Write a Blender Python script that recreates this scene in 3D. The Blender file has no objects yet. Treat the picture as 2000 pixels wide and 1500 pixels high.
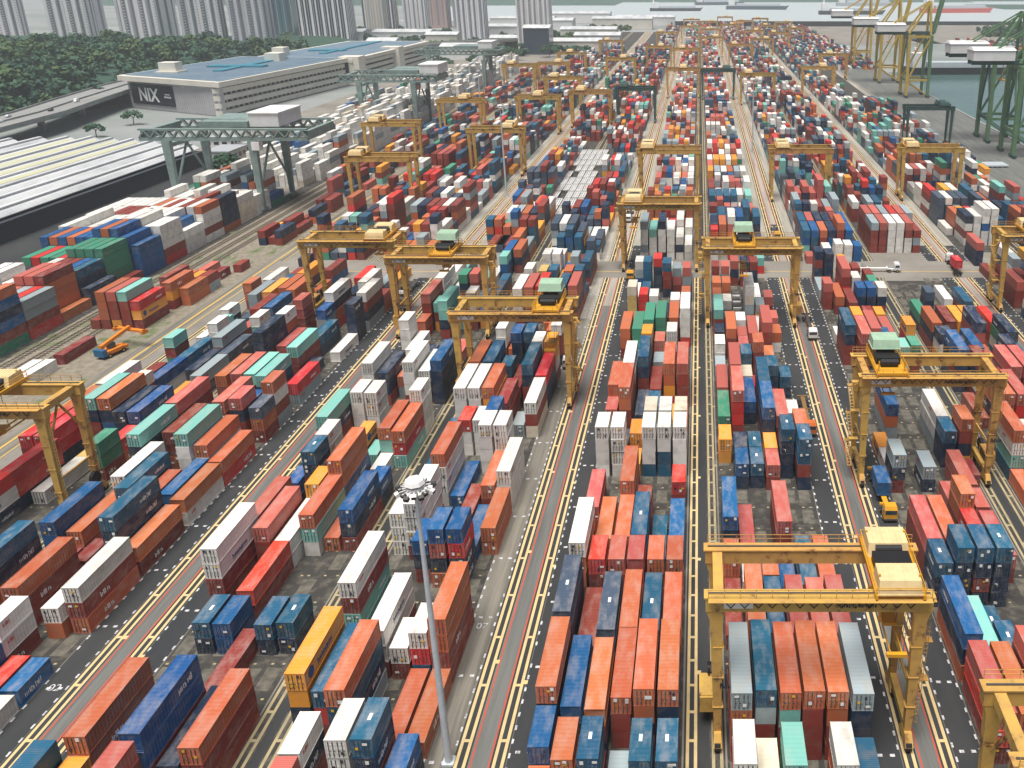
import bpy, math, random
import numpy as np
R = random.Random(7)
sc = bpy.context.scene
COL = sc.collection
rad = math.radians

# ------------------------------------------------------------------ helpers
class MB:
    """collects boxes, bars and tubes; build() links them as one mesh object"""
    def __init__(s): s.v=[]; s.f=[]; s.m=[]
    def quad(s, pts, m=0):
        n=len(s.v); s.v+= [tuple(p) for p in pts]; s.f.append(tuple(range(n,n+len(pts)))); s.m.append(m); return s
    def box(s, x0,x1,y0,y1,z0,z1,m=0,skip=''):
        n=len(s.v)
        s.v+=[(x0,y0,z0),(x1,y0,z0),(x1,y1,z0),(x0,y1,z0),(x0,y0,z1),(x1,y0,z1),(x1,y1,z1),(x0,y1,z1)]
        for k,q in (('b',(3,2,1,0)),('t',(4,5,6,7)),('f',(0,1,5,4)),('r',(1,2,6,5)),('k',(2,3,7,6)),('l',(3,0,4,7))):
            if k in skip: continue
            s.f.append(tuple(n+i for i in q)); s.m.append(m)
        return s
    def hexa(s, lo, hi, m=0):
        """lo, hi: 4 points each, counter-clockwise seen from above"""
        n=len(s.v); s.v+=[tuple(p) for p in lo]+[tuple(p) for p in hi]
        for q in ((3,2,1,0),(4,5,6,7),(0,1,5,4),(1,2,6,5),(2,3,7,6),(3,0,4,7)):
            s.f.append(tuple(n+i for i in q)); s.m.append(m)
        return s
    def bar(s, a, b, w, h=None, m=0):
        """square bar between two points"""
        h=h or w; a=np.array(a,float); b=np.array(b,float); d=b-a; L=np.linalg.norm(d)
        if L<1e-6: return s
        d/=L; up=np.array((0,0,1.)) if abs(d[2])<.95 else np.array((0,1.,0))
        r=np.cross(d,up); r/=np.linalg.norm(r); u=np.cross(r,d)
        c=[(-r*w/2-u*h/2),(r*w/2-u*h/2),(r*w/2+u*h/2),(-r*w/2+u*h/2)]
        n=len(s.v); s.v+=[tuple(a+q) for q in c]+[tuple(b+q) for q in c]
        for q in ((0,1,2,3),(7,6,5,4),(0,4,5,1),(1,5,6,2),(2,6,7,3),(3,7,4,0)):
            s.f.append(tuple(n+i for i in q)); s.m.append(m)
        return s
    def tube(s, a, b, r0, r1=None, n=10, m=0, cap=True):
        r1=r0 if r1 is None else r1
        a=np.array(a,float); b=np.array(b,float); d=b-a; d/=np.linalg.norm(d)
        up=np.array((0,0,1.)) if abs(d[2])<.95 else np.array((0,1.,0))
        e=np.cross(d,up); e/=np.linalg.norm(e); u=np.cross(e,d); k=len(s.v)
        for p,r in ((a,r0),(b,r1)):
            for i in range(n):
                t=2*math.pi*i/n; s.v.append(tuple(p+r*(math.cos(t)*e+math.sin(t)*u)))
        for i in range(n):
            j=(i+1)%n; s.f.append((k+i,k+n+i,k+n+j,k+j)); s.m.append(m)
        if cap:
            s.f.append(tuple(k+i for i in range(n))); s.m.append(m)
            s.f.append(tuple(k+n+i for i in reversed(range(n)))); s.m.append(m)
        return s
    def mesh(s, name, mats):
        me=bpy.data.meshes.new(name); me.from_pydata(s.v,[],s.f)
        for m in (mats if isinstance(mats,(list,tuple)) else [mats]): me.materials.append(m)
        if len(me.materials)>1: me.polygons.foreach_set('material_index', s.m)
        me.update(); return me
    def build(s, name, mats, parent=None):
        return link(name, s.mesh(name,mats), parent)

def link(name, me, parent=None, loc=None, rz=0):
    o=bpy.data.objects.new(name, me); COL.objects.link(o)
    if parent is not None: o.parent=parent
    if loc is not None: o.location=loc
    if rz: o.rotation_euler=(0,0,rz)
    return o
def tag(o, label=None, cat=None, group=None, kind=None):
    if label: o['label']=label
    if cat: o['category']=cat
    if group: o['group']=group
    if kind: o['kind']=kind
    return o
def empty(name, loc, rz=0):
    o=bpy.data.objects.new(name,None); COL.objects.link(o); o.location=loc; o.rotation_euler=(0,0,rz); o.empty_display_size=.5
    return o
def copy_tree(o, parent=None):
    c=o.copy(); COL.objects.link(c)
    if parent is not None: c.parent=parent
    for ch in list(o.children): copy_tree(ch,c)
    return c

# ------------------------------------------------------------------ materials
def newmat(name, rough=.6, metal=0.0, spec=.35):
    m=bpy.data.materials.new(name); m.use_nodes=True
    nt=m.node_tree; b=nt.nodes['Principled BSDF']
    b.inputs['Roughness'].default_value=rough; b.inputs['Metallic'].default_value=metal
    b.inputs['Specular IOR Level'].default_value=spec
    return m,nt,b
def plain(name,c,rough=.6,metal=0.0,spec=.35):
    m,nt,b=newmat(name,rough,metal,spec); b.inputs['Base Color'].default_value=(*c,1); return m
def worn(name, c, c2, scale=.4, lo=.45, hi=.7, rough=.65, stretch=(1,1,1), c3=None, rnd=0.0, bump=0.0, coords='Object', streaks=None):
    """base colour c with irregular patches of c2 (dirt, rust, fading) and optional per-object variation"""
    m,nt,b=newmat(name,rough); N=nt.nodes.new; L=nt.links.new
    tc=N('ShaderNodeTexCoord'); mp=N('ShaderNodeMapping'); mp.inputs['Scale'].default_value=stretch
    src=tc.outputs['Object']
    if coords=='World':
        g=N('ShaderNodeNewGeometry'); src=g.outputs['Position']
    oi=N('ShaderNodeObjectInfo')
    ad=N('ShaderNodeVectorMath'); ad.operation='ADD'
    sc_=N('ShaderNodeMath'); sc_.operation='MULTIPLY'; sc_.inputs[1].default_value=61.0 if coords!='World' else 0.0
    L(oi.outputs['Random'],sc_.inputs[0]); L(src,ad.inputs[0]); L(sc_.outputs[0],ad.inputs[1])
    L(ad.outputs[0],mp.inputs['Vector'])
    nz=N('ShaderNodeTexNoise'); nz.inputs['Scale'].default_value=scale; nz.inputs['Detail'].default_value=6; nz.inputs['Roughness'].default_value=.65
    L(mp.outputs[0],nz.inputs['Vector'])
    rp=N('ShaderNodeValToRGB'); rp.color_ramp.elements[0].position=lo; rp.color_ramp.elements[1].position=hi
    rp.color_ramp.elements[0].color=(*c,1); rp.color_ramp.elements[1].color=(*c2,1)
    if c3:
        e=rp.color_ramp.elements.new(min(.98,hi+.09)); e.color=(*c3,1)
    L(nz.outputs['Fac'],rp.inputs['Fac']); out=rp.outputs['Color']
    if rnd:
        hs=N('ShaderNodeHueSaturation'); mr=N('ShaderNodeMapRange')
        mr.inputs['To Min'].default_value=1-rnd; mr.inputs['To Max'].default_value=1+rnd
        L(oi.outputs['Random'],mr.inputs['Value']); L(mr.outputs[0],hs.inputs['Value'])
        m2=N('ShaderNodeMath'); m2.operation='MULTIPLY'; m2.inputs[1].default_value=7.31
        fr=N('ShaderNodeMath'); fr.operation='FRACT'; L(oi.outputs['Random'],m2.inputs[0]); L(m2.outputs[0],fr.inputs[0])
        mr2=N('ShaderNodeMapRange'); mr2.inputs['To Min'].default_value=.492; mr2.inputs['To Max'].default_value=.508
        L(fr.outputs[0],mr2.inputs['Value']); L(mr2.outputs[0],hs.inputs['Hue'])
        L(out,hs.inputs['Color']); out=hs.outputs['Color']
    L(out,b.inputs['Base Color'])
    if bump:
        bp=N('ShaderNodeBump'); bp.inputs['Strength'].default_value=bump; bp.inputs['Distance'].default_value=.05
        L(nz.outputs['Fac'],bp.inputs['Height']); L(bp.outputs[0],b.inputs['Normal'])
    return m

PAL={ # linear paint colours
 'o':(.50,.135,.055),'r':(.25,.042,.032),'R':(.60,.035,.03),'p':(.50,.12,.095),'b':(.010,.095,.27),'n':(.014,.034,.075),'t':(.014,.10,.185),
 'w':(.76,.745,.70),'W':(.70,.63,.50),'g':(.05,.27,.17),'m':(.20,.50,.44),'y':(.80,.33,.04),'Y':(.60,.42,.14),'s':(.30,.37,.40),'k':(.055,.085,.13),'q':(.42,.10,.04)}
CNAME={'o':'rust orange','r':'maroon','R':'bright red','p':'rose red','b':'bright blue','n':'navy','t':'teal blue','w':'white','W':'cream','g':'green','m':'mint','y':'golden yellow','Y':'tan','s':'silver grey','k':'slate','q':'rust'}
CM={}
for k,c in PAL.items():
    dirt=tuple(.55*a+.45*b for a,b in zip(c,(.16,.10,.07) if k not in 'wWs' else (.36,.33,.27)))
    fade=tuple(.72*a+.28*b for a,b in zip(c,(.55,.48,.42)))
    rust=(.13,.05,.028) if k not in 'wWs' else (.34,.24,.15)
    CM[k]=worn('paint_'+CNAME[k].replace(' ','_'), c, fade if k not in 'wWs' else dirt, scale=.75, lo=.44, hi=.68, rough=.6, stretch=(1,.42,1), c3=rust, rnd=.17)
M={}
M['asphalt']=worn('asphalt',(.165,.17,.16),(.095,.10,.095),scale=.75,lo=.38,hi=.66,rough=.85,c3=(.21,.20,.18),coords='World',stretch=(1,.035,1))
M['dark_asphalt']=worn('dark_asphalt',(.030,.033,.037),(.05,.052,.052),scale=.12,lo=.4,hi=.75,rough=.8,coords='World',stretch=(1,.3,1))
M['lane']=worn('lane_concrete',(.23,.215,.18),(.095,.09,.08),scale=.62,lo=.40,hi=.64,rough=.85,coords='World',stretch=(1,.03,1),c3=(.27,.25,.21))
M['ground']=worn('yard_concrete',(.27,.25,.22),(.16,.15,.13),scale=.035,lo=.35,hi=.7,rough=.9,c3=(.36,.33,.29),coords='World')
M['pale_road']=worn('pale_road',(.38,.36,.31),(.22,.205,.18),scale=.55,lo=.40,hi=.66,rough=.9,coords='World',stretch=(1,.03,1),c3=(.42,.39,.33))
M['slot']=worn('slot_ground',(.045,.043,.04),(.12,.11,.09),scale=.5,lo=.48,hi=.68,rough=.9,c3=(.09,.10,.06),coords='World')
M['pad']=worn('pad_concrete',(.15,.14,.115),(.07,.066,.055),scale=.7,lo=.40,hi=.66,rough=.9,coords='World')
M['runway']=worn('runway_paint',(.66,.50,.245),(.50,.40,.22),scale=.5,lo=.42,hi=.75,rough=.8,coords='World')
M['runway_dull']=worn('runway_dull',(.42,.35,.20),(.26,.23,.15),scale=.5,lo=.40,hi=.72,rough=.8,coords='World')
M['red_line']=worn('red_line_paint',(.50,.09,.055),(.30,.10,.07),scale=.6,lo=.45,hi=.75,rough=.8,coords='World')
M['white_paint']=worn('white_line_paint',(.62,.62,.64),(.16,.16,.16),scale=1.6,lo=.46,hi=.66,rough=.7,coords='World')
M['yellow_line']=worn('yellow_line_paint',(.62,.40,.08),(.40,.30,.12),scale=.7,lo=.45,hi=.75,rough=.8,coords='World')
M['yellow']=worn('crane_yellow',(.60,.36,.085),(.50,.30,.09),scale=.45,lo=.40,hi=.57,rough=.55,c3=(.20,.09,.03),rnd=.07)
M['deep_yellow']=worn('bright_crane_yellow',(.72,.36,.02),(.6,.30,.03),scale=.5,lo=.4,hi=.65,rough=.45,c3=(.3,.13,.03))
M['cream']=worn('cream_roof',(.72,.56,.30),(.60,.45,.24),scale=.6,lo=.42,hi=.7,rough=.6)
M['pale_green']=worn('pale_green_roof',(.36,.52,.38),(.28,.42,.31),scale=.7,lo=.42,hi=.7,rough=.6)
M['black']=plain('black_machinery',(.012,.012,.014),.55)
M['rubber']=plain('rubber',(.018,.018,.018),.85)
M['steel']=plain('dark_steel',(.10,.10,.10),.5,.4)
M['galv']=worn('galvanised_steel',(.55,.60,.64),(.44,.49,.53),scale=.8,rough=.4,lo=.4,hi=.7)
M['white']=worn('white_sheet',(.80,.80,.80),(.68,.68,.66),scale=.25,lo=.4,hi=.75,rough=.55)
M['sticker']=plain('white_sticker',(.82,.82,.80),.5)
M['letter_dark']=plain('dark_lettering',(.03,.03,.045),.5)
M['letter_red']=plain('red_lettering',(.55,.08,.06),.5)
M['letter_blue']=plain('blue_lettering',(.03,.07,.22),.5)
M['rmg_green']=worn('grey_green_paint',(.24,.32,.30),(.16,.22,.21),scale=.3,lo=.4,hi=.7,rough=.5)
M['dark_green']=worn('dark_green_paint',(.045,.10,.09),(.03,.07,.065),scale=.3,lo=.4,hi=.7,rough=.5)
M['leaf_green']=worn('leaf_green_paint',(.13,.23,.12),(.09,.17,.09),scale=.3,lo=.4,hi=.7,rough=.5)
M['pale_yellow']=worn('pale_yellow_paint',(.55,.38,.07),(.44,.31,.08),scale=.3,lo=.4,hi=.7,rough=.5)
M['glass']=plain('dark_glass',(.03,.05,.07),.15,0,.6)
M['roof_blue']=worn('blue_sheet_roof',(.13,.20,.27),(.20,.26,.31),scale=.06,lo=.4,hi=.7,rough=.5)
M['roof_teal']=plain('teal_roof_light',(.05,.24,.33),.4)
M['facade']=worn('cream_facade',(.72,.69,.61),(.62,.59,.52),scale=.08,lo=.4,hi=.7,rough=.7)
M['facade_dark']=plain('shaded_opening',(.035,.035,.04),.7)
M['panel']=worn('ribbed_wall',(.50,.49,.50),(.42,.41,.42),scale=.1,lo=.4,hi=.7,rough=.7)
M['sign_black']=plain('black_sign',(.012,.014,.022),.4)
M['shed_white']=worn('white_shed_roof',(.62,.64,.65),(.36,.38,.40),scale=.12,lo=.42,hi=.72,rough=.5,stretch=(1,.2,1))
M['skylight']=plain('cream_skylight',(.66,.66,.42),.5)
M['shed_dark']=plain('dark_shed_gutter',(.045,.055,.07),.7)
M['road_far']=worn('viaduct_road',(.27,.275,.27),(.22,.225,.22),scale=.05,lo=.4,hi=.7,rough=.9,stretch=(1,.2,1),coords='World')
M['viaduct']=worn('viaduct_concrete',(.30,.31,.30),(.20,.21,.21),scale=.1,lo=.4,hi=.7,rough=.9)
M['trunk']=plain('bark',(.10,.075,.05),.9)
M['tower_white']=worn('tower_white',(.80,.78,.79),(.72,.71,.73),scale=.05,lo=.4,hi=.7,rough=.7)
M['tower_lilac']=worn('tower_lilac',(.62,.61,.66),(.54,.54,.58),scale=.05,lo=.4,hi=.7,rough=.7)
M['tower_shade']=plain('tower_band',(.20,.23,.28),.6)  # shade of the tower recesses put into the band colour; small windows share it
M['tower_grey']=plain('tower_grey',(.36,.38,.40),.7)
M['tower_teal']=plain('teal_glass_wall',(.04,.14,.17),.25,0,.6)
M['tower_navy']=plain('navy_glass_wall',(.035,.06,.09),.25,0,.6)
M['tower_cream']=plain('tower_cream',(.62,.55,.47),.7)
M['tower_pink']=plain('tower_pink',(.52,.33,.30),.7)
M['rail']=plain('rail_steel',(.22,.16,.12),.5,.3)
M['sleeper']=worn('sleeper',(.20,.18,.16),(.13,.11,.09),scale=1.5,rough=.9)
M['ballast']=worn('ballast',(.27,.24,.19),(.17,.15,.11),scale=.6,lo=.4,hi=.65,rough=.95,c3=(.14,.17,.08),coords='World')
M['weeds']=worn('weed_ground',(.22,.21,.16),(.10,.14,.05),scale=.25,lo=.42,hi=.6,rough=.95,c3=(.07,.12,.035),coords='World')
M['land']=worn('hazy_land',(.19,.22,.21),(.30,.31,.31),scale=.006,lo=.4,hi=.65,rough=.95,coords='World')
def leafmat(name,a,b_):
    m=worn(name,a,b_,scale=.09,lo=.38,hi=.66,rough=.75,coords='World'); return m
M['leaf']=leafmat('foliage',(.030,.085,.050),(.050,.12,.060))
M['leaf3']=leafmat('foliage_olive',(.055,.105,.035),(.085,.14,.05))
M['leaf2']=leafmat('foliage_dark',(.022,.062,.045),(.036,.09,.055))
def water():
    m,nt,b=newmat('water',.12,0,.5); b.inputs['Base Color'].default_value=(.09,.17,.17,1)
    N=nt.nodes.new; L=nt.links.new
    g=N('ShaderNodeNewGeometry'); nz=N('ShaderNodeTexNoise'); nz.inputs['Scale'].default_value=.12; nz.inputs['Detail'].default_value=5
    bp=N('ShaderNodeBump'); bp.inputs['Strength'].default_value=.35; bp.inputs['Distance'].default_value=.6
    L(g.outputs['Position'],nz.inputs['Vector']); L(nz.outputs['Fac'],bp.inputs['Height']); L(bp.outputs[0],b.inputs['Normal'])
    return m
M['water']=water()

M['strait']=plain('sea_sky_reflection',(.50,.56,.57),.35)  # sky reflection on the open sea is put into the base colour
def struct(name, mb, mats):
    return tag(mb.build(name,mats),kind='structure')

# ------------------------------------------------------------------ camera, sky, sun
H=90.2
cam=bpy.data.cameras.new('camera'); co=bpy.data.objects.new('camera',cam); COL.objects.link(co)
co.location=(0,0,H); co.rotation_euler=(rad(90-19.6245),0,0)
cam.sensor_fit='HORIZONTAL'; cam.sensor_width=36; cam.lens=1740.4/2000*36
cam.shift_x=-(1366.4-1000)/2000; cam.shift_y=-(750-567.6)/2000
cam.clip_start=1; cam.clip_end=30000
sc.camera=co
w=bpy.data.worlds.new('World'); sc.world=w; w.use_nodes=True
nt=w.node_tree; bg=nt.nodes['Background']; sky=nt.nodes.new('ShaderNodeTexSky'); sky.sky_type='NISHITA'; sky.sun_disc=False
SUN_EL,SUN_AZ=76.0,200.0          # azimuth clockwise from +Y (view direction): behind the camera, to the left
sky.sun_elevation=rad(SUN_EL); sky.sun_rotation=rad(SUN_AZ); sky.air_density=1.0; sky.dust_density=4.0; sky.ozone_density=1.0
nt.links.new(sky.outputs[0],bg.inputs[0]); bg.inputs[1].default_value=.036
sl=bpy.data.lights.new('sun','SUN'); sl.energy=3.0; sl.angle=rad(34); sl.color=(1,.95,.88)
so=bpy.data.objects.new('sun',sl); COL.objects.link(so)
# Nishita: rotation measured from +Y towards +X
so.rotation_euler=(rad(90-SUN_EL),0,rad(180-SUN_AZ))
sc.view_settings.view_transform='Standard'; sc.view_settings.look='None'; sc.view_settings.exposure=0.78; sc.view_settings.gamma=1
sc.cycles.max_bounces=6; sc.cycles.diffuse_bounces=3; sc.cycles.glossy_bounces=2; sc.cycles.transmission_bounces=2; sc.cycles.volume_bounces=1

# ------------------------------------------------------------------ ground
def sheet(x0,x1,y0,y1,z): return MB().quad([(x0,y0,z),(x1,y0,z),(x1,y1,z),(x0,y1,z)])
struct('ground', MB().quad([(-9000,-300,-.3),(9000,-300,-.3),(9000,1250,-.3),(-9000,1250,-.3)]).quad([(-9000,1250,-.3),(-60,1250,-.3),(-60,1900,-.3),(-9000,1900,-.3)]).quad([(-9000,1900,-.3),(-600,1900,-.3),(-1500,9000,-.3),(-9000,9000,-.3)]), M['land'])
struct('yard_pavement', MB().quad([(-275,20,0),(180,20,0),(180,1240,0),(-275,1240,0)]).quad([(-60,1240,0),(300,1240,0),(300,1660,0),(-60,1660,0)]), M['ground'])
QX=180.0
# water lies below the quay: the basin on the right and the open strait beyond the terminal

struct('strait_water', MB().quad([(-600,1860,-.25),(9000,1700,-.25),(9000,9000,-.25),(-1500,9000,-.25)]), M['strait'])
# the ground sheet is cut away over the basin by building the basin as a lid just above it
struct('harbour_water', MB().quad([(QX+.4,120,-.2),(900,120,-.2),(900,560,-.2),(330,880,-.2),(QX+.4,880,-.2)]), M['water'])
q=MB(); q.box(QX-.9,QX+.5,120,1000,-1.5,.45); struct('quay_edge',q,M['viaduct'])

PER=54.6
pairs=[-2,-1,0,1,2]
XL=[]   # runway centre lines
for k in (-2,-1,0,1,2):
    XL+= [-24.4+PER*k, -1.0+PER*k, 2.2+PER*k, 25.6+PER*k]
XL=[x for x in XL if -142<x<112]
YF=1500
def strips(name,xs,mat,z,y0=55,y1=YF):
    mb=MB()
    for a,b in xs: mb.quad([(a,y0,z),(b,y0,z),(b,y1,z),(a,y1,z)])
    struct(name,mb,M[mat])
roads=[];darks=[];lanes=[];reds=[];slots=[]
for k in (-2,-1,0,1):
    b=PER*k
    roads.append((b+26.6,b+29.4)); reds+= [(b+26.75,b+26.98),(b+29.0,b+29.23)]
for k in (-2,-1,0,1,2):
    b=PER*k
    if k==-2:
        lanes.append((b+21.0,b+24.6)); slots+=[(b-19.8,b-2.2),(b+3.4,b+20.9)]; continue
    lanes.append((b-23.4,b-19.9)); lanes.append((b+21.0,b+24.6)); darks.append((b-.1,b+1.3))
    slots+= [(b-19.8,b-2.2),(b+3.4,b+20.9)]
lanes_dark=[l for l in lanes if not (-34<l[0]<-29)]
light=[( -33.6,-29.9)]
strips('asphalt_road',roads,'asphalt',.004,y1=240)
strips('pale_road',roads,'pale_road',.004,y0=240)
strips('red_line_marking',reds,'red_line',.012)
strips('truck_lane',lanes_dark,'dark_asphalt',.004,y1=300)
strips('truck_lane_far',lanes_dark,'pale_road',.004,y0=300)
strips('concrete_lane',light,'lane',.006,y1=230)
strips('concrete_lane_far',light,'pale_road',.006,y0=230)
strips('crane_lane',darks,'dark_asphalt',.004)
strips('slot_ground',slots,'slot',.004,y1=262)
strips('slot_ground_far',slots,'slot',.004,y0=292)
# concrete runways: two painted beams with cross ties
def runway(x,bright):
    mb=MB(); w=.40; g=.50
    for sx in (-g,g): mb.quad([(x+sx-w/2,55,.016),(x+sx+w/2,55,.016),(x+sx+w/2,YF,.016),(x+sx-w/2,YF,.016)])
    y=58
    while y<420:
        mb.quad([(x-g+w/2,y,.016),(x+g-w/2,y,.016),(x+g-w/2,y+.45,.016),(x-g+w/2,y+.45,.016)]); y+=9.2 if bright and x<-1.5 or x>10 else 4.6
    for i in range(12):   # jacking points
        yy=70+i*25+ (x*7)%9
        mb.quad([(x+g+w/2,yy,.016),(x+g+w/2+.5,yy,.016),(x+g+w/2+.5,yy+.7,.016),(x+g+w/2,yy+.7,.016)])
    struct('crane_runway',mb,M['runway'] if bright else M['runway_dull'])
    struct('runway_gap',MB().quad([(x-g-w/2-.25,55,.008),(x+g+w/2+.25,55,.008),(x+g+w/2+.25,YF,.008),(x-g-w/2-.25,YF,.008)]),M['slot'] if not bright else M['dark_asphalt'])
for x in XL:
    near_road=any(abs(x-(PER*k+e))<.1 for k in (-3,-2,-1,0,1,2) for e in (25.6,30.2))
    runway(x+ (.0), near_road or abs(x+1)<.1)
# white dashes along the truck lanes
dm=MB()
for a,b in lanes:
    if b<-140 or a>90: continue
    for x in (a+.12,b-.12):
        y=58+R.random()*2
        while y<310:
            if R.random()<.93:
                w_=.13; l_=.75
                dm.quad([(x-w_,y,.02),(x+w_,y,.02),(x+w_,y+l_,.02),(x-w_,y+l_,.02)])
            y+=2.15
    y=70
    while y<300:      # paired lane marks across the lane
        for f in (.3,.72):
            x=a+(b-a)*f
            dm.quad([(x-.3,y,.02),(x+.3,y,.02),(x+.3,y+.42,.02),(x-.3,y+.42,.02)])
        y+=11.3+R.random()*3
struct('lane_marking',dm,M['white_paint'])
def text_mesh(s,size,off=0.0):
    cu=bpy.data.curves.new('t','FONT'); cu.body=s; cu.size=size; cu.offset=off; cu.align_x='CENTER'
    o=bpy.data.objects.new('t',cu); COL.objects.link(o)
    bpy.context.view_layer.update()
    me=bpy.data.meshes.new_from_object(o.evaluated_get(bpy.context.evaluated_depsgraph_get()))
    bpy.data.objects.remove(o); bpy.data.curves.remove(cu); return me
for s,x,y in (('07',-31.9,106.0),('02',-86.4,94.0)):
    me=text_mesh(s,1.7); me.materials.append(M['white_paint'])
    tag(link('lane_number',me,None,(x,y,.024)),kind='structure')
# slot pads: pale worn slabs under the stacks, missing here and there
pm=MB()
for a,b in slots:
    n=6; p=(b-a-.3)/6
    for i in range(n):
        y=62
        while y<262:
            if R.random()<.78:
                x=a+.35+i*p+R.uniform(-.1,.1)
                pm.quad([(x,y,.010),(x+2.0,y+R.uniform(-.15,.15),.010),(x+2.05+R.uniform(-.2,.2),y+4.1,.010),(x+.05,y+4.2+R.uniform(-.3,.3),.010)])
            y+=6.4
struct('slot_pad',pm,M['pad'])
sm=MB()
for a,b in slots:
    for j in range(31):
        y=60.4+j*6.4
        for i in range(9):
            x=a+(b-a)*(i+R.random()*.7)/9
            sm.quad([(x,y,.014),(x+.42,y,.014),(x+.42,y+.3,.014),(x,y+.3,.014)])
struct('slot_marking',sm,M['runway_dull'])
# cross road and open paved area between the near and the far blocks
struct('cross_road',MB().quad([(-140,265,.022),(QX-30,265,.022),(QX-30,282,.022),(-140,282,.022)]),M['ground'])
struct('cross_road_line',MB().quad([(-138,271,.027),(QX-32,271,.027),(QX-32,271.35,.027),(-138,271.35,.027)]),M['yellow_line'])
struct('quay_apron',MB().quad([(137,55,.006),(QX-1,55,.006),(QX-1,1150,.006),(137,1150,.006)]),M['asphalt'])
# open weedy storage strip and railway on the left
struct('gravel_strip',MB().quad([(-176,55,.006),(-143.5,55,.006),(-143.5,700,.006),(-176,700,.006)]),M['ballast'])
wm=MB()
for i in range(70):
    x=R.uniform(-172,-145); y=R.uniform(180,330); a=R.uniform(.6,2.6); b=R.uniform(1.5,7)
    wm.quad([(x+a*math.cos(t*math.pi/4)*R.uniform(.7,1.2),y+b*math.sin(t*math.pi/4)*R.uniform(.7,1.2),.012+i*.00004) for t in range(8)])
tag(struct('weeds',wm,M['weeds']),kind='stuff')
for k in (-3,-2,-1,0,1,2):
    pass
struct('dark_strip',MB().quad([(-178,55,.012),(-171.6,55,.012),(-171.6,620,.012),(-178,620,.012)]),M['slot'])  # dark ground strip along the foot of the rail-side stacks
struct('shed_yard',MB().quad([(-252,200,.008),(-217,200,.008),(-217,440,.008),(-252,440,.008)]),M['dark_asphalt'])
struct('left_road',MB().quad([(-143.2,55,.010),(-137.6,55,.010),(-137.6,900,.010),(-143.2,900,.010)]),M['lane'])
struct('left_road_line',MB().quad([(-141.2,55,.018),(-140.6,55,.018),(-140.6,900,.018),(-141.2,900,.018)]).quad([(-138.3,55,.018),(-138.0,55,.018),(-138.0,900,.018),(-138.3,900,.018)]),M['yellow_line'])
for i,(x,where) in enumerate(((-160.5,'nearest the storage strip'),(-164.8,'in the middle of the three'),(-169.1,'nearest the tall white stacks'))):
    t=tag(empty('rail_track',(x,60,0)),'rusty railway track on pale ballast, '+where,'railway track','railway tracks left of the yard')
    for s in (-.72,.72): MB().box(s-.06,s+.06,0,640,.16,.34).build('rail',M['rail'],t)
    mb=MB(); y=0
    while y<640: mb.box(-1.25,1.25,y,y+.28,.02,.16,0,'b'); y+=1.3
    mb.build('sleepers',M['sleeper'],t)['kind']='stuff'

# ------------------------------------------------------------------ containers
TH=2.65; CW=2.44; CHT=2.59
LEN={'A':12.19,'B':6.06}
BL={'A0':(-128.6,2.9),'A':(-105.2,2.9),'A2':(-73.4,2.9),'B':(-50.2,2.9),'C':(-19.5,2.908),'D':(3.75,2.86),'E':(35.1,2.9),'F':(58.2,2.9),'G':(89.7,2.9),'H':(112.8,2.9),'M':(-163.2,2.9),'L':(-176.6,-2.75),'K':(142,2.9)}
def container_mesh(L,name):
    """corrugated steel box: side walls and roof ribbed, corner posts and castings, recessed ends"""
    mb=MB(); W=CW; Hh=CHT; e=.16
    mb.box(0,W,0,L,0,.12)                                  # base frame
    for x in (0,W-e):
        for y in (0,L-e): mb.box(x,x+e,y,y+e,.12,Hh-.12)   # corner posts
    for x in (0,W-.1): mb.box(x,x+.1,e,L-e,Hh-.12,Hh)      # top rails
    for y in (0,L-.14): mb.box(0.1,W-.1,y,y+.14,Hh-.14,Hh-.003)
    for x in (-.012,W-.166):
        for y in (-.012,L-.166):
            for z in (-.004,Hh-.114): mb.box(x,x+.178,y,y+.178,z,z+.118)
    def wall(xo,xi,sgn):
        n=int((L-2*e)/.56); p=(L-2*e)/n; pts=[]
        for i in range(n):
            y=e+i*p; pts+=[(xo,y),(xo,y+.36*p),(xi,y+.5*p),(xi,y+.86*p)]
        pts.append((xo,L-e))
        for (xa,ya),(xb,yb) in zip(pts,pts[1:]):
            q=[(xa,ya,.12),(xb,yb,.12),(xb,yb,Hh-.12),(xa,ya,Hh-.12)]
            mb.quad(q if sgn>0 else q[::-1])
    wall(W-.035,W-.072,1); wall(.035,.072,-1)
    n=int((L-.3)/.6); p=(L-.28)/n                          # roof ribs run across
    for i in range(n):
        y=.14+i*p; z0=Hh-.03; z1=Hh-.046
        for (ya,za,yb,zb) in ((y,z0,y+.4*p,z0),(y+.4*p,z0,y+.5*p,z1),(y+.5*p,z1,y+.9*p,z1),(y+.9*p,z1,y+p,z0)):
            mb.quad([(.1,ya,za),(W-.1,ya,za),(W-.1,yb,zb),(.1,yb,zb)])
    mb.quad([(e,.075,.12),(W-e,.075,.12),(W-e,.075,Hh-.12),(e,.075,Hh-.12)])
    m=11; p=(W-2*e)/m                                      # far end ribbed
    for i in range(m):
        x=W-e-i*p
        for (xa,ya,xb,yb) in ((x,L-.05,x-.45*p,L-.05),(x-.45*p,L-.05,x-.55*p,L-.10),(x-.55*p,L-.10,x-.9*p,L-.10),(x-.9*p,L-.10,x-p,L-.05)):
            mb.quad([(xa,ya,.12),(xb,yb,.12),(xb,yb,Hh-.12),(xa,ya,Hh-.12)])
    return mb.mesh(name,CM['o'])
CMESH={l:container_mesh(LEN[l],'container_body') for l in 'AB'}
CMESH_W={}
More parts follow.
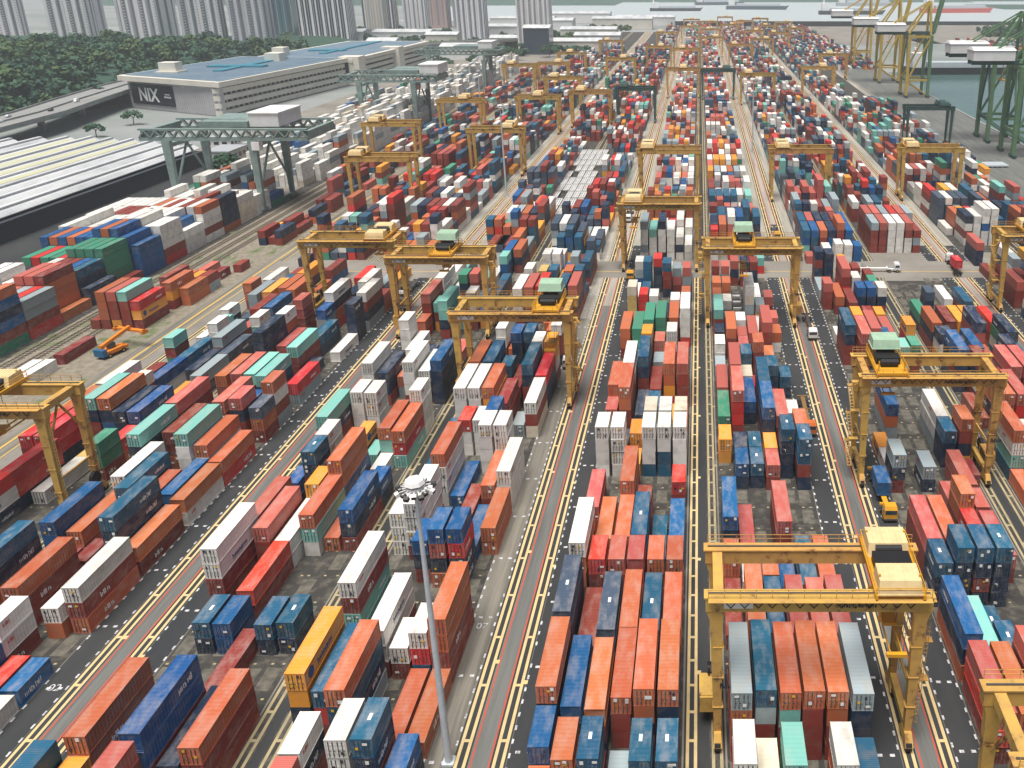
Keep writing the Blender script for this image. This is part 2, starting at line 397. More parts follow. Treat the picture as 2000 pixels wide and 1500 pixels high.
def door_mesh(rods):
    mb=MB(); w_=(CW-.36)/2
    mb.box(.0,w_,-.01,.05,.0,CHT-.32)
    for z in (.62,1.22,1.78): mb.box(.05,w_-.05,-.03,-.01,z,z+.06,0)
    for x in (.26,.74):
        mb.box(x-.032,x+.032,-.085,-.025,.02,CHT-.34,1)
        for z in (.3,1.9): mb.box(x-.08,x+.08,-.07,-.02,z,z+.1,1)
        mb.box(x,x+.26,-.10,-.06,.92,.98,1)
    return mb
DOOR=door_mesh(1).mesh('container_door',[CM['o'],M['galv']])
DOOR.materials[1]=M['steel']
def plate(w_,h_,m):
    return MB().box(0,w_,-.012,0,0,h_).mesh('label_plate',m)
PLATE=[plate(.55,.32,M['sticker']),plate(.42,.5,M['sticker']),plate(.34,.34,plain('yellow_sticker',(.75,.45,.03),.5)),plate(.3,.42,plain('dark_sticker',(.05,.05,.06),.5))]
def wordmark(n,h,seed,m):
    """a shipping line's word too small to read: packed narrow strokes of uneven height"""
    r=random.Random(seed); mb=MB(); y=0
    for i in range(n*2):
        wd=h*r.uniform(.26,.36); st=h*.15; lo=0 if r.random()<.85 else -h*.18; hi=h*r.choice((.72,.72,.78,1.0))
        mb.box(0,.02,y,y+st,lo,hi)
        if r.random()<.75: mb.box(0,.02,y+st,y+wd,hi*r.choice((.0,.42,.8)),hi*r.choice((.55,.95,1.0)))
        y+=wd+h*.10
        if i==n and r.random()<.5: y+=h*.3
    return mb.mesh('wordmark',m)
WM={'l':[wordmark(5,.72,3,M['sticker']),wordmark(6,.6,5,M['sticker']),wordmark(4,.85,8,M['sticker'])],
    'd':[wordmark(7,.85,11,M['letter_blue'])],'r':[wordmark(3,.55,21,M['letter_red']),wordmark(4,.5,23,M['letter_red'])],'s':[wordmark(3,.8,31,M['sticker'])]}
def logo_mesh():
    mb=MB(); mb.quad([(.015,.75*math.cos(t*math.pi/8)+.75,.75*math.sin(t*math.pi/8)+.75) for t in range(16)]); return mb.mesh('round_logo',M['letter_blue'])
LOGO=logo_mesh()
def panel_mesh():
    mb=MB(); mb.box(0,.4,0,1.0,0,.015); return mb.mesh('roof_mark',M['sticker'])
ROOFMARK=panel_mesh()

BLK=['A0','A','A2','B','C','D','E','F','G','H']; CK='orRpbntwWgmyYskq'
# (block, row, [(near edge Y, length in feet, colours from the top down), ...])
STACKS=[
(1, 0, [(105.5, 40, 6, 5, 0, 1), (121.0, 40, 4, 4, 1), (144.9, 40, 10, 5, 1, 5), (157.7, 40, 3, 1, 1, 1), (175.7, 40, 0, 1, 1), (193.7, 40, 5, 5, 1, 1), (206.0, 20, 7, 0, 4, 1), (216.0, 20, 3, 1, 1, 1)]),
(1, 1, [(134.8, 40, 7, 7, 4), (150.6, 40, 1, 1, 0), (176.7, 40, 3, 1, 1), (198.2, 40, 3, 1)]),
(1, 2, [(85.0, 20, 7, 7), (105.0, 40, 15, 1, 1), (131.1, 40, 6, 5, 2), (163.4, 40, 3, 1, 1), (176.7, 40, 10, 5, 5), (215.5, 20, 4, 13, 1), (221.7, 40, 7, 5, 0, 2)]),
(1, 3, [(91.0, 20, 4, 4), (97.2, 20, 7, 7, 1), (144.9, 40, 10, 7, 7, 1), (175.7, 40, 10, 6, 1), (191.4, 40, 10, 1, 1)]),
(1, 4, [(84.5, 20, 7, 7), (91.6, 20, 2), (103.9, 40, 7, 0), (118.5, 40, 6, 5, 5, 1), (133.2, 40, 4, 2), (145.5, 40, 0, 7, 1), (159.5, 20, 3, 5, 1, 1), (230.5, 40, 7, 7, 0, 1)]),
(1, 5, [(84.6, 20, 7), (91.2, 20, 4), (105.0, 40, 7, 1, 0), (118.1, 40, 0, 1), (131.6, 40, 0, 7), (160.7, 20, 14, 0, 1), (166.9, 20, 0, 7, 1, 13), (177.1, 40, 2, 13), (200.6, 40, 7), (212.9, 20, 5, 5, 5, 5), (221.5, 40, 7, 1, 5, 13)]),
(0, 0, [(158.9, 40, 0, 5, 5), (247.8, 40, 7, 7)]),
(0, 1, [(213.6, 20, 10, 2)]),
(0, 2, [(159.5, 40, 10, 5, 1, 1), (179.8, 40, 4, 7), (192.1, 40, 6, 5), (215.2, 40, 13), (227.5, 40, 13, 13, 13)]),
(0, 3, [(138.3, 40, 7), (150.6, 20, 12), (159.5, 40, 0, 5, 4, 1)]),
(0, 4, [(158.9, 40, 5, 5, 4), (233.0, 40, 0, 0, 1)]),
(0, 5, [(146.2, 20, 9, 9, 1), (152.4, 20, 2, 0), (158.9, 40, 4, 5, 5), (181.4, 40, 13, 5), (217.8, 40, 4, 7, 1), (231.3, 40, 0, 0, 2)]),
(2, 0, [(63.7, 40, 6, 5, 1, 5), (110.4, 40, 7, 7, 1, 1), (122.7, 40, 3, 1, 1), (136.9, 20, 4, 5), (151.7, 40, 10, 5, 1, 1), (176.5, 40, 7, 7, 5, 1), (201.9, 20, 7, 7, 7, 1), (214.3, 20, 0, 2), (220.5, 40, 3, 1, 1, 5), (233.8, 40, 7, 7, 7, 3), (246.1, 40, 7, 7, 7)]),
(2, 1, [(70.1, 20, 11, 5, 1), (76.3, 40, 0, 0, 1, 1), (100.9, 20, 6, 5), (119.5, 40, 3, 1, 1), (138.6, 20, 6, 5, 1, 5), (144.8, 20, 7, 7, 7, 7), (162.3, 20, 7, 7, 7, 7), (177.1, 40, 5, 5, 1), (189.4, 20, 7), (220.8, 20, 10, 1, 11), (228.4, 20, 0)]),
(2, 2, [(78.5, 40, 6, 4), (100.7, 20, 4, 4), (107.7, 40, 2, 1), (120.0, 40, 7, 7), (132.3, 20, 11, 11, 5), (162.1, 20, 7, 7, 7, 7), (215.2, 40, 10, 10, 5, 1), (236.5, 20, 9, 5, 1, 1), (283.4, 40, 3, 1)]),
(2, 3, [(69.7, 20, 3, 1, 1, 5), (76.7, 40, 4, 4, 1, 1), (90.7, 40, 1), (123.2, 40, 0, 10, 7), (135.5, 40, 0, 0, 4, 1), (151.3, 20, 10), (177.0, 40, 7, 7, 7, 1), (237.2, 20, 3, 1, 1, 1)]),
(2, 4, [(77.2, 40, 5, 5), (100.6, 20, 6, 5), (124.5, 20, 0), (146.0, 20, 7), (152.2, 40, 0, 10, 1), (178.3, 40, 7, 7, 1), (221.3, 20, 7, 7, 0, 1), (262.2, 20, 10, 4, 5), (268.4, 40, 4, 4, 5), (283.4, 40, 0, 5, 4)]),
(2, 5, [(77.3, 40, 0, 1, 1), (100.9, 20, 6, 5), (124.5, 40, 4, 5, 1), (136.8, 20, 4, 5), (151.0, 40, 0, 2, 10), (163.3, 20, 7, 7, 7, 7), (177.8, 40, 4, 5, 5, 5), (269.4, 40, 0, 5, 1), (281.7, 40, 13, 5)]),
(3, 0, [(85.8, 40, 11, 11, 5, 6), (102.7, 40, 7, 1, 10, 10), (123.5, 20, 7, 7, 7), (129.7, 20, 7, 7), (164.2, 40, 7, 7, 7, 7), (177.5, 40, 0, 1, 1, 1), (203.2, 40, 7, 7, 1), (224.9, 40, 7, 7, 7, 1), (242.0, 20, 7, 11, 1, 1)]),
(3, 1, [(64.0, 40, 3, 1, 1), (76.5, 20, 7, 5, 1), (85.7, 40, 6, 2, 1), (122.3, 40, 7, 7, 7, 1), (137.7, 40, 0, 7, 7, 7), (155.5, 20, 2, 7, 7), (164.2, 40, 7, 7, 7, 7), (177.5, 40, 6, 5, 5, 1), (226.0, 40, 3, 1, 1, 5), (247.9, 20, 12, 1, 3), (256.1, 20, 7, 7, 7, 1)]),
(3, 2, [(83.2, 40, 0, 6, 5, 13), (96.3, 40, 7, 7, 1), (116.2, 20, 4, 5, 1), (137.0, 40, 4), (155.5, 20, 7, 7, 7), (164.4, 40, 0, 11, 1, 1), (180.9, 20, 6, 5, 1), (193.7, 20, 4, 5, 5, 1), (226.8, 40, 2, 2, 3, 1), (248.6, 20, 6, 5, 1), (256.1, 20, 7, 7, 7, 1), (264.6, 20, 7, 7, 7)]),
(3, 3, [(75.9, 20, 7, 7, 7, 1), (96.1, 20, 7, 1), (115.3, 20, 4, 3, 5, 0), (148.5, 20, 7, 7, 7, 7), (154.7, 20, 4, 4, 1, 5), (162.5, 40, 1, 1, 1), (194.2, 20, 6, 5, 5, 1)]),
(3, 4, [(75.9, 20, 6, 5, 0, 1), (83.1, 40, 0), (95.8, 20, 7, 2, 6), (115.4, 20, 4, 2, 5, 5), (136.1, 40, 0, 1), (148.4, 20, 7, 7, 7, 0), (163.3, 20, 13), (175.9, 40, 6, 5, 1, 1), (188.7, 20, 7, 7, 1, 5), (226.2, 40, 6, 5, 0, 1), (239.9, 20, 0, 1, 1, 1), (253.7, 20, 13, 13, 13, 1)]),
(3, 5, [(75.9, 20, 4, 5), (83.0, 40, 0), (95.3, 40, 0, 0, 1, 1), (123.4, 40, 0, 0), (136.5, 40, 7, 7, 7), (162.8, 40, 7, 1, 8), (176.1, 40, 2, 6, 5), (188.4, 20, 11, 11, 7, 1), (198.6, 20, 7, 1, 1, 5), (227.4, 40, 3, 0, 5, 1), (240.6, 20, 6, 5, 4, 1), (256.8, 40, 6, 5, 1), (269.9, 20, 14, 5, 1, 1)]),
(4, 0, [(71.3, 20, 0, 1), (77.5, 20, 4, 5, 1), (83.7, 40, 0, 5, 5, 1), (96.9, 40, 14, 5, 5, 1), (112.0, 40, 7, 0, 0, 1), (129.4, 40, 3, 1), (147.7, 20, 7, 7, 7, 7), (165.1, 20, 3, 1), (171.3, 40, 0, 0, 1), (202.8, 40, 0, 0, 1), (226.4, 20, 8, 12, 12, 13), (256.8, 20, 7, 13, 4)]),
(4, 1, [(75.7, 20, 0, 0, 1), (83.3, 40, 4, 5, 1), (96.3, 40, 1, 1), (111.6, 20, 2, 1, 5), (120.5, 40, 0, 1), (147.7, 20, 7, 7, 7, 7), (164.6, 40, 0, 0, 1, 1), (176.9, 40, 7, 7, 1, 1), (202.8, 40, 9, 9, 5), (227.6, 20, 2, 2, 3), (248.5, 20, 6, 6, 6, 5)]),
(4, 2, [(75.8, 20, 6, 5, 1), (82.9, 40, 0, 1, 5), (96.6, 40, 14, 5, 1), (111.6, 20, 3, 1, 1), (121.0, 40, 0, 0), (133.3, 40, 0, 0, 1), (147.8, 20, 11), (155.0, 20, 11, 11), (167.8, 40, 14), (180.1, 40, 6, 5, 1, 1), (193.4, 20, 11, 11, 1, 1), (202.3, 40, 9, 9, 5, 1), (226.4, 20, 7, 7, 5), (251.5, 20, 2, 5, 14, 14)]),
(4, 3, [(75.9, 20, 13), (84.7, 40, 0, 1, 1), (97.0, 40, 0, 0, 1), (111.6, 20, 3, 2, 1), (117.8, 40, 6, 5, 1), (147.7, 20, 7, 7, 7, 6), (154.5, 20, 8, 8, 7, 7), (174.6, 40, 1, 1), (188.9, 20, 13, 1), (195.1, 20, 3, 1, 1), (203.6, 40, 9, 9, 1, 1), (247.0, 20, 6, 1, 1, 5)]),
(4, 4, [(75.5, 20, 6, 5, 1), (83.3, 40, 0, 0, 5, 1), (96.3, 40, 6, 5, 1), (111.6, 20, 0, 1, 1), (118.8, 40, 6), (147.7, 20, 7, 7, 6, 6), (154.5, 20, 7, 7, 7, 7), (176.3, 40, 0, 0, 11, 2), (194.7, 20, 7, 7, 1, 1), (210.4, 40, 0, 1, 1), (223.6, 20, 7, 13, 1), (250.3, 20, 13, 3, 1)]),
(4, 5, [(75.5, 20, 6, 5, 1), (83.2, 40, 0, 5, 5, 1), (96.5, 40, 0, 0, 1), (111.6, 20, 0, 0, 1), (119.9, 40, 4, 4), (137.3, 20, 2, 1), (147.7, 20, 7, 7, 7, 7), (154.5, 20, 8, 8, 7, 7), (176.3, 40, 3, 1, 1, 2), (210.0, 40, 7, 7, 7, 2), (228.8, 20, 0, 1, 1), (242.7, 20, 3, 13, 4, 4)]),
(5, 0, [(72.7, 20, 7, 1, 1, 5), (82.7, 40, 13, 0, 1, 1), (101.5, 20, 1), (108.1, 20, 1), (114.4, 20, 0, 0), (122.7, 40, 4, 5, 5), (152.6, 20, 11, 11), (162.1, 40, 9, 1), (175.5, 40, 3, 1), (192.6, 20, 13), (215.9, 40, 10, 1, 2), (245.0, 20, 0, 0), (260.4, 20, 1, 2)]),
(5, 1, [(75.1, 20, 8, 1), (83.2, 40, 6, 13, 1, 1), (98.4, 40, 0, 0, 1), (122.1, 40, 3), (143.4, 20, 4, 5), (149.6, 20, 5, 5), (163.2, 40, 3, 2, 2, 1), (176.0, 40, 3, 1, 1, 1), (202.8, 40, 0, 1, 1), (245.0, 20, 0, 0), (260.4, 20, 3, 13)]),
(5, 2, [(75.0, 20, 10, 9, 1), (82.7, 40, 0, 10, 1, 1), (99.0, 40, 6, 5), (143.6, 20, 6, 5), (149.8, 20, 6, 5), (168.6, 40, 4, 5), (181.4, 20, 8, 13), (187.6, 20, 6, 5, 1), (198.9, 20, 3, 1), (205.1, 20, 3, 1), (257.3, 20, 3, 5, 1)]),
(5, 3, [(82.9, 40, 0, 1, 1, 1), (95.9, 40, 3, 1, 1), (111.9, 20, 4), (121.3, 40, 3, 1, 1), (143.0, 20, 3, 1), (149.4, 20, 11, 1), (155.6, 40, 4, 5, 5, 1), (167.9, 40, 6, 5, 1, 1), (188.2, 20, 0, 1, 1, 1), (206.6, 40, 3, 1), (226.4, 40, 7, 8, 13, 13), (256.3, 20, 5, 1, 1)]),
(5, 4, [(74.9, 20, 7, 0, 1), (82.9, 40, 0, 0, 1, 1), (95.3, 40, 3, 3, 1), (109.2, 40, 6, 5), (146.9, 20, 6, 5, 5, 5), (157.2, 40, 3, 1, 1), (181.0, 20, 6, 5, 1), (192.8, 20, 0, 1), (200.3, 40, 3, 1, 1, 1), (233.8, 20, 10), (256.3, 20, 1, 5, 5)]),
(5, 5, [(69.1, 40, 6, 5), (82.6, 40, 13, 5, 5, 5), (95.9, 40, 3, 1, 1), (109.2, 40, 0, 0), (143.0, 20, 6, 6, 1, 5), (149.2, 20, 0, 1, 1, 5), (163.6, 20, 7, 13), (180.8, 20, 6, 5), (216.8, 20, 3, 1), (232.8, 20, 3, 1), (268.8, 20, 10, 2)]),
(6, 0, [(82.3, 40, 3, 2, 1), (95.7, 40, 4, 5, 0), (110.7, 20, 6, 5, 5), (116.9, 40, 3, 1, 1), (142.0, 20, 13, 5, 1), (148.2, 20, 7), (154.4, 20, 11), (198.7, 40, 6, 5, 1, 1), (236.7, 20, 3, 1, 1), (246.1, 40, 13), (258.4, 20, 5, 1, 5, 1), (279.1, 20, 3), (291.5, 40, 6, 4, 10), (304.6, 40, 6, 1, 4)]),
(6, 1, [(82.1, 40, 0, 0, 0), (110.7, 20, 6, 5, 5, 5), (116.9, 40, 0, 0, 1), (162.2, 40, 4, 0, 13), (193.1, 40, 3, 1, 0, 1), (205.5, 20, 11, 1, 1, 5), (233.0, 40, 0, 1), (256.1, 20, 5, 5, 5, 1), (262.3, 20, 7, 7, 5, 1), (291.5, 40, 4, 6, 5), (304.6, 40, 3, 1, 3)]),
(6, 2, [(82.1, 40, 3, 1, 1, 1), (110.7, 20, 6, 5, 1, 5), (142.3, 20, 13, 5), (196.6, 40, 3, 1, 1, 5), (242.0, 40, 3, 1, 2, 1), (291.5, 40, 0, 1, 1), (304.6, 40, 5, 6, 5)]),
(6, 3, [(110.7, 20, 6, 5, 5, 5), (116.9, 40, 2, 1), (129.2, 20, 0, 0, 1), (198.1, 20, 4, 4, 1), (220.0, 20, 1, 1), (233.0, 20, 4, 5, 1), (241.8, 20, 7, 7, 1), (275.6, 20, 7, 7, 7), (291.5, 40, 5, 4, 4), (304.6, 40, 5, 6, 1)]),
(6, 4, [(116.3, 40, 3, 1), (129.4, 20, 3, 1), (151.0, 20, 6, 5, 5), (157.2, 40, 7, 7, 13), (191.2, 20, 10, 10, 10), (206.1, 40, 3, 1), (219.5, 20, 11, 1), (233.0, 20, 4, 5, 1), (274.3, 20, 7, 7, 7), (291.5, 40, 0, 1, 1, 6), (304.6, 40, 1, 4, 5)]),
(6, 5, [(150.8, 20, 0, 1, 5, 11), (192.6, 20, 9, 9, 1), (198.8, 20, 11, 2, 1, 1), (233.0, 20, 7, 5, 1), (252.7, 20, 1, 1), (273.1, 20, 4, 4, 7), (291.5, 40, 4, 4, 5), (304.6, 40, 4, 5, 6)]),
(7, 0, [(133.9, 40, 0), (166.3, 40, 1), (183.8, 40, 4, 5, 1, 5), (206.8, 40, 0, 5, 1), (219.1, 40, 9, 5), (291.3, 40, 13, 1, 1, 1), (304.5, 40, 3, 1, 1, 1)]),
(7, 1, [(161.6, 40, 0, 0, 5, 1), (291.3, 40, 3, 1, 1, 1), (304.5, 40, 3, 1, 1, 1)]),
(7, 2, [(161.4, 40, 3, 2, 1, 0), (191.2, 40, 4, 5, 1), (214.3, 40, 1, 1), (236.7, 20, 14, 5), (291.3, 40, 7, 7, 7, 7), (304.5, 40, 13, 7, 1, 1)]),
(7, 3, [(174.6, 40, 3, 1, 1, 1), (214.3, 40, 11, 11), (291.3, 40, 7, 7, 7, 7), (304.5, 40, 2, 1, 1, 1)]),
(7, 4, [(174.6, 40, 3, 1, 1, 1), (214.3, 40, 11, 11), (238.4, 40, 7), (291.3, 40, 3, 1, 7, 7), (304.5, 40, 3, 1, 1, 5)]),
(7, 5, [(206.8, 40, 2, 1, 0), (229.4, 40, 6, 1), (291.3, 40, 1, 13, 1), (304.5, 40, 13, 1, 1, 5)]),
(8, 0, [(237.8, 40, 3, 1, 1), (259.7, 40, 1), (276.6, 40, 3, 5, 5), (313.0, 40, 7)]),
(8, 1, [(300.0, 40, 5, 7, 1, 7), (313.0, 40, 0, 0, 1)]),
(8, 2, [(300.0, 40, 7, 7, 7, 7), (313.0, 40, 11, 10, 1)]),
(8, 3, [(300.0, 40, 7, 7, 4, 7, 7), (313.0, 40, 2, 1, 5)]),
(8, 4, [(300.0, 40, 7, 7, 7, 7, 7), (313.0, 40, 13, 7, 1)]),
(9, 0, [(292.0, 40, 3, 1, 5, 5, 5), (304.6, 40, 0, 1, 1, 5)]),
(9, 1, [(292.0, 40, 0, 1, 1, 1), (304.6, 40, 1, 3, 1, 1)]),
(9, 2, [(292.0, 40, 4, 5, 1, 1), (304.6, 40, 2, 1, 1, 1)]),
(9, 3, [(292.0, 40, 3, 1, 1, 1), (304.6, 40, 3, 1, 1)]),
(9, 4, [(292.0, 40, 1, 1, 1), (304.6, 40, 7, 1, 1)]),
]
stacks=[]           # (block,row,Y,L,cols top->bottom)
for bi,r_,items in STACKS:
    for it in items: stacks.append([BLK[bi],r_,float(it[0]),'A' if it[1]==40 else 'B',''.join(CK[j] for j in it[2:])])
def pick(s): return R.choice(s)
MIX='ooorrrrrppRbnnnntttwwwwwwssgmykk'
MIXC='ooorrppRRbnnttwwwwwwwssgmyy'
# stacks by the railway, five or six high (row 0 is nearest the tracks)
LST={0:{202:'obnbrg',214.6:'ssrR',227.2:'o',239.8:'nn',252.4:'r',265:'bbbb',277.6:'wwwrR',290.2:'www',302.8:'owwrw',315.4:'nnnno'},
     1:{202:'Rbnbr',214.6:'Rssr',227.2:'rooor',239.8:'tnnn',252.4:'ggggg',265:'bbbbn',277.6:'wwwwr',290.2:'bwww',302.8:'wwwwo',315.4:'onnn'},
     2:{202:'osbr',214.6:'sros',227.2:'prooo',239.8:'bnnr',252.4:'ggrrg',265:'bbbbbb',277.6:'wwwwwr',290.2:'wwwww',302.8:'rroor',315.4:'rsnno'},
     3:{202:'ssor',214.6:'psss',227.2:'proor',239.8:'rrnr',252.4:'ggnrg',265:'obbbbb',277.6:'wwwwww',290.2:'wwwww',302.8:'wwwss',315.4:'swnr'},
     4:{202:'wwrr',214.6:'ssww',227.2:'srrr',239.8:'rroo',252.4:'gnggr',265:'bbbbbb',277.6:'wwwww',290.2:'Wwwww',302.8:'rrrro',315.4:'wwrr'}}
for r in LST:
    for y,c in LST[r].items(): stacks.append(['L',r,float(y),'A',c])
for r in range(5,15):
    for j in range(10):
        y=202+12.6*j
        if j in (0,1,2): c='w'*R.randint(4,6) if r<11 else ''
        elif j==3: c=pick(['rr','nnr','wwrr','ro'])
        elif j==4: c=pick(['gRgg','Rggr','gnrg']) if r<10 else ''
        elif j==5: c=pick(['bbbbb','obbbb','bbbbn','bbbbb']) if r<11 else ''
        elif j in (6,7): c='w'*R.randint(4,5) if r<12 else ''
        else: c=pick(['wwww','rwww','wwwr','orwr','wsww'])
        if r>=11 and j<6: c=''
        if c: stacks.append(['L',r,y,'A',c])
for j in range(10,54):
    for r in range(13):
        if R.random()<(.14 if j<34 else .4) or (j in (13,14) and r<9): continue
        n=R.randint(3,6) if j>=18 else R.randint(2,5); s='wwwwwwwwsW' if (j//3)%2 or j>=19 else 'rbbwwonwwgs'
        if j==11: s='wwwww'; n=3
        stacks.append(['L',r,202+12.6*j,'A',''.join(pick(s) for _ in range(n))])
# small storage strip between the railway and the road
for r,y,L,c in ((0,222,'A','r'),(1,222,'A','ooor'),(2,222,'A','prry'),(3,222,'A','mrrr'),(4,222,'A','Ryr'),(3,236,'A','rr'),(4,237,'A','oyr'),(5,240,'A','oo'),(1,250,'A','rr'),(3,251,'B','or'),(4,250,'B','yo'),(5,251,'B','rs'),(2,262,'A','p'),(4,263,'B','r'),(5,270,'B','r'),
    (2,199,'A','r'),(1,184,'A','w'),(2,184.4,'A','w'),(3,300,'A','rn'),(4,301,'A','r'),(5,300,'A','nr'),(4,314,'A','rr'),(5,314,'A','r'),(3,313,'A','b'),(2,316,'B','y'),(4,328,'A','r'),(5,329,'A','no'),(5,345,'A','rr'),(4,346,'A','b')):
    stacks.append(['M',r,float(y),L,c])
for r in range(13,25):
    for j in range(23,48):
        if R.random()<.5 and not (j in (27,28)): stacks.append(['L',r,202+12.6*j,'A',''.join(pick('wwwwwrsbog') for _ in range(R.randint(1,4)))])
for r in range(7):
    y=356+R.random()*4
    while y<880:
        if R.random()<.62: stacks.append(['M',r,y,'A',''.join(pick(MIX) for _ in range(R.randint(1,3)))])
        y+=12.7
for r,y,c in ((1,136,'Rn'),(2,136,'RRn'),(0,149,'Rrn'),(1,149,'RRn'),(2,124,'Rwn')): stacks.append(['A0',r,float(y),'A',c])

# fill the places behind tall stacks that the photograph only half shows
occ={}
for b,r,y,L,c in stacks: occ.setdefault((b,r),[]).append((y,y+LEN[L]))
EMPTY=[('C',1,1,131,148),('C',4,4,133,148),('C',3,3,139,148),('D',1,5,120,143),('D',0,0,134,152),('D',2,2,222,256),('D',5,5,225,232),('E',0,2,122,144),('E',1,3,142,164),('E',3,5,210,233),('F',0,5,221,266),
 ('A2',3,5,104,124),('A2',0,5,88,101),('B',5,5,107,124),('B',2,4,106,116),('B',0,0,115,124),('B',5,5,80,96),('E',3,5,95,112),('A2',0,0,74,90),('B',0,0,60,86),('E',0,5,166,192),('A2',5,5,57,77),('C',0,0,55,71),('E',0,1,55,82)]
def free(b,r,a,z):
    if any(e[0]==b and e[1]<=r<=e[2] and a<e[4] and z>e[3] for e in EMPTY): return False
    return not any(a<q+.2 and z>p-.2 for p,q in occ.get((b,r),()))
FILL=[('A0',120,262,.75,3),('A',90,262,.5,2),('A2',124,262,.62,2),('B',98,262,.6,2),('C',90,262,.6,2),('D',92,262,.6,2),('E',70,262,.55,2),('F',112,200,.95,4),('G',200,262,.9,4),('H',225,262,.8,3)]
for b,y0,y1,p,mx in FILL:
    for r in range(6):
        y=y0+R.random()*2
        while y<y1:
            L='A' if R.random()<.72 else 'B'
            if b=='A0' and y<162 : y+=6.3; continue
            if free(b,r,y,y+LEN[L]):
                if R.random()<p:
                    n=R.randint(max(1,mx-2),mx)
                    stacks.append([b,r,y,L,''.join(pick(MIX) for _ in range(n))]); occ.setdefault((b,r),[]).append((y,y+LEN[L]))
                y+=LEN[L]+.4
            else: y+=1.0
# the far part of the yard: block after block to the end of the terminal
for b in ('A0','A','A2','B','C','D','E','F','G','H'):
    yend={'A0':1000,'A':1100,'A2':1120,'B':1560,'H':640}.get(b,1620)
    y=283.0 if b in ('A0','A','A2','B','C','D') else (326.5 if b in 'GH' else 318.0); seg=R.random()
    while y<yend:
        if R.random()<.035: y+=13; continue
        L='A' if R.random()<.62 else 'B'
        base=R.randint(2,4); pal=MIXC if b in 'CD' else MIX
        run=pick(pal) if R.random()<.4 else None
        if 520<y<524 or 760<y<765: y+=18
        for r in range(6):
            if b=='A2' and 330<y<490 and r>=4: continue
            if b=='B' and 335<y<480 and r<=1: continue
            if R.random()<.07: continue
            n=max(1,min(5,base+R.choice((-2,-1,-1,0,0,0,0,1))))
            c=''.join((run if run and R.random()<.7 else pick(pal)) for _ in range(n))
            stacks.append([b,r,y+R.uniform(0,.3),L,c])
        y+=LEN[L]+(.45 if R.random()<.8 else 1.6)
# containers in the open at the end of the quay
for r in range(-9,12):
    for j in range(54):
        if R.random()<.6: stacks.append(['K',r,900+13*j,'A',''.join(pick(MIX) for _ in range(R.randint(1,3)))])
# flat racks (dark low frames) are built further down

# rank every container by the area of it that can be seen
by={}
for s in stacks: by.setdefault((s[0],s[1]),[]).append(s)
for k in by: by[k].sort(key=lambda s:s[2])
def height_at(b,r,a,z):
    h=0; cov=0
    for s in by.get((b,r),()):
        o=min(z,s[2]+LEN[s[3]])-max(a,s[2])
        if o>0: h+=len(s[4])*o; cov+=o
    return h/(z-a)
CP,SP=math.cos(rad(19.6245)),math.sin(rad(19.6245))
def proj(x,y,z):
    d=y*CP+(H-z)*SP; return (1366.4+1740.4*x/d)*.512, (567.6+1740.4*((H-z)*CP-y*SP)/d)*.512
cand=[]
for si,s in enumerate(stacks):
    b,r,y,L,c=s; n=len(c); x=BL[b][0]+BL[b][1]*r; l=LEN[L]; d=math.hypot(y,H)
    lst=by[(b,r)]; i=lst.index(s); hf=0
    if i>0 and y-(lst[i-1][2]+LEN[lst[i-1][3]])<2.6: hf=len(lst[i-1][4])
    step=1 if x<-1 else -1
    if b=='L': step=-1
    rr=r+step
    hs=height_at(b,rr,y,y+l)
    if b=='C' and r==5: hs=0
    for k in range(n):                     # k=0 is the top
        tier=n-k; z=tier*TH
        a=0
        if k==0: a+=l*CW*(H-z)/d
        f=min(1,max(0,tier-hf)); sd=min(1,max(0,tier-hs))
        a+=CW*CHT*y/d*f+l*CHT*abs(x)/d*sd
        cx,cy=proj(x+1.2,y+l/2,z)
        u0,v0=proj(x+1.2,y,z)
        vis=(-20<cx<1044 and -5<cy<780)
        cand.append(dict(si=si,k=k,tier=tier,x=x,y=y,L=L,col=c[k],score=a/(y*CP+(H-z)*SP)**2*1e4 if vis else 0,front=f,side=sd,b=b,r=r,n=n,step=step))
longs=sorted([c for c in cand if c['L']=='A' and c['score']>0],key=lambda c:-c['score'])[:300]
shorts=sorted([c for c in cand if c['L']=='B' and c['score']>0],key=lambda c:-c['score'])[:240]
one=set(id(c) for c in longs+shorts)
# labels
BN={'A0':'strip left of far-left cranes','A':"left road's left block",'A2':"left road's right block",'B':"centre road's left block",'C':"centre road's right block",'D':"nearest crane's block",'E':"right road's right block",'F':'far right block','G':'quayside block','H':'quay edge block','M':'weedy strip beside rails','L':'tall stacks behind rails','K':'open quay stacks'}
RN=['leftmost row','second row from left','third row from left','third row from right','second row from right','rightmost row']
ORD='first second third fourth fifth sixth seventh eighth ninth tenth eleventh twelfth thirteenth fourteenth fifteenth sixteenth seventeenth eighteenth nineteenth twentieth'.split()+['twenty-%s'%o for o in 'first second third fourth fifth sixth seventh eighth ninth'.split()]
LR=['row along the rails']+[o+' row from rails' for o in ORD[1:28]]
col_order={}
for c in longs+shorts: col_order.setdefault((c['b'],c['r'],c['L']),set()).add(round(c['y'],1))
for k in col_order: col_order[k]=sorted(col_order[k])
def label(c):
    t='on top' if c['k']==0 else ('at bottom' if c['tier']==1 else ('second from top' if c['k']==1 else 'third from top'))
    if c['n']==1: t='on ground'
    rn=(LR[c['r']] if c['b']=='L' else RN[min(c['r'],5)])
    o=ORD[min(len(ORD)-1,col_order[(c['b'],c['r'],c['L'])].index(round(c['y'],1)))]
    size='long' if c['L']=='A' else 'short'
    lb=f"{o} {size} {CNAME[c['col']]} container {t}, {rn}, {BN[c['b']]}"
    return lb if len(lb.split())<=16 else lb.replace(' container','')
seen={}
protos={}
TARP=None
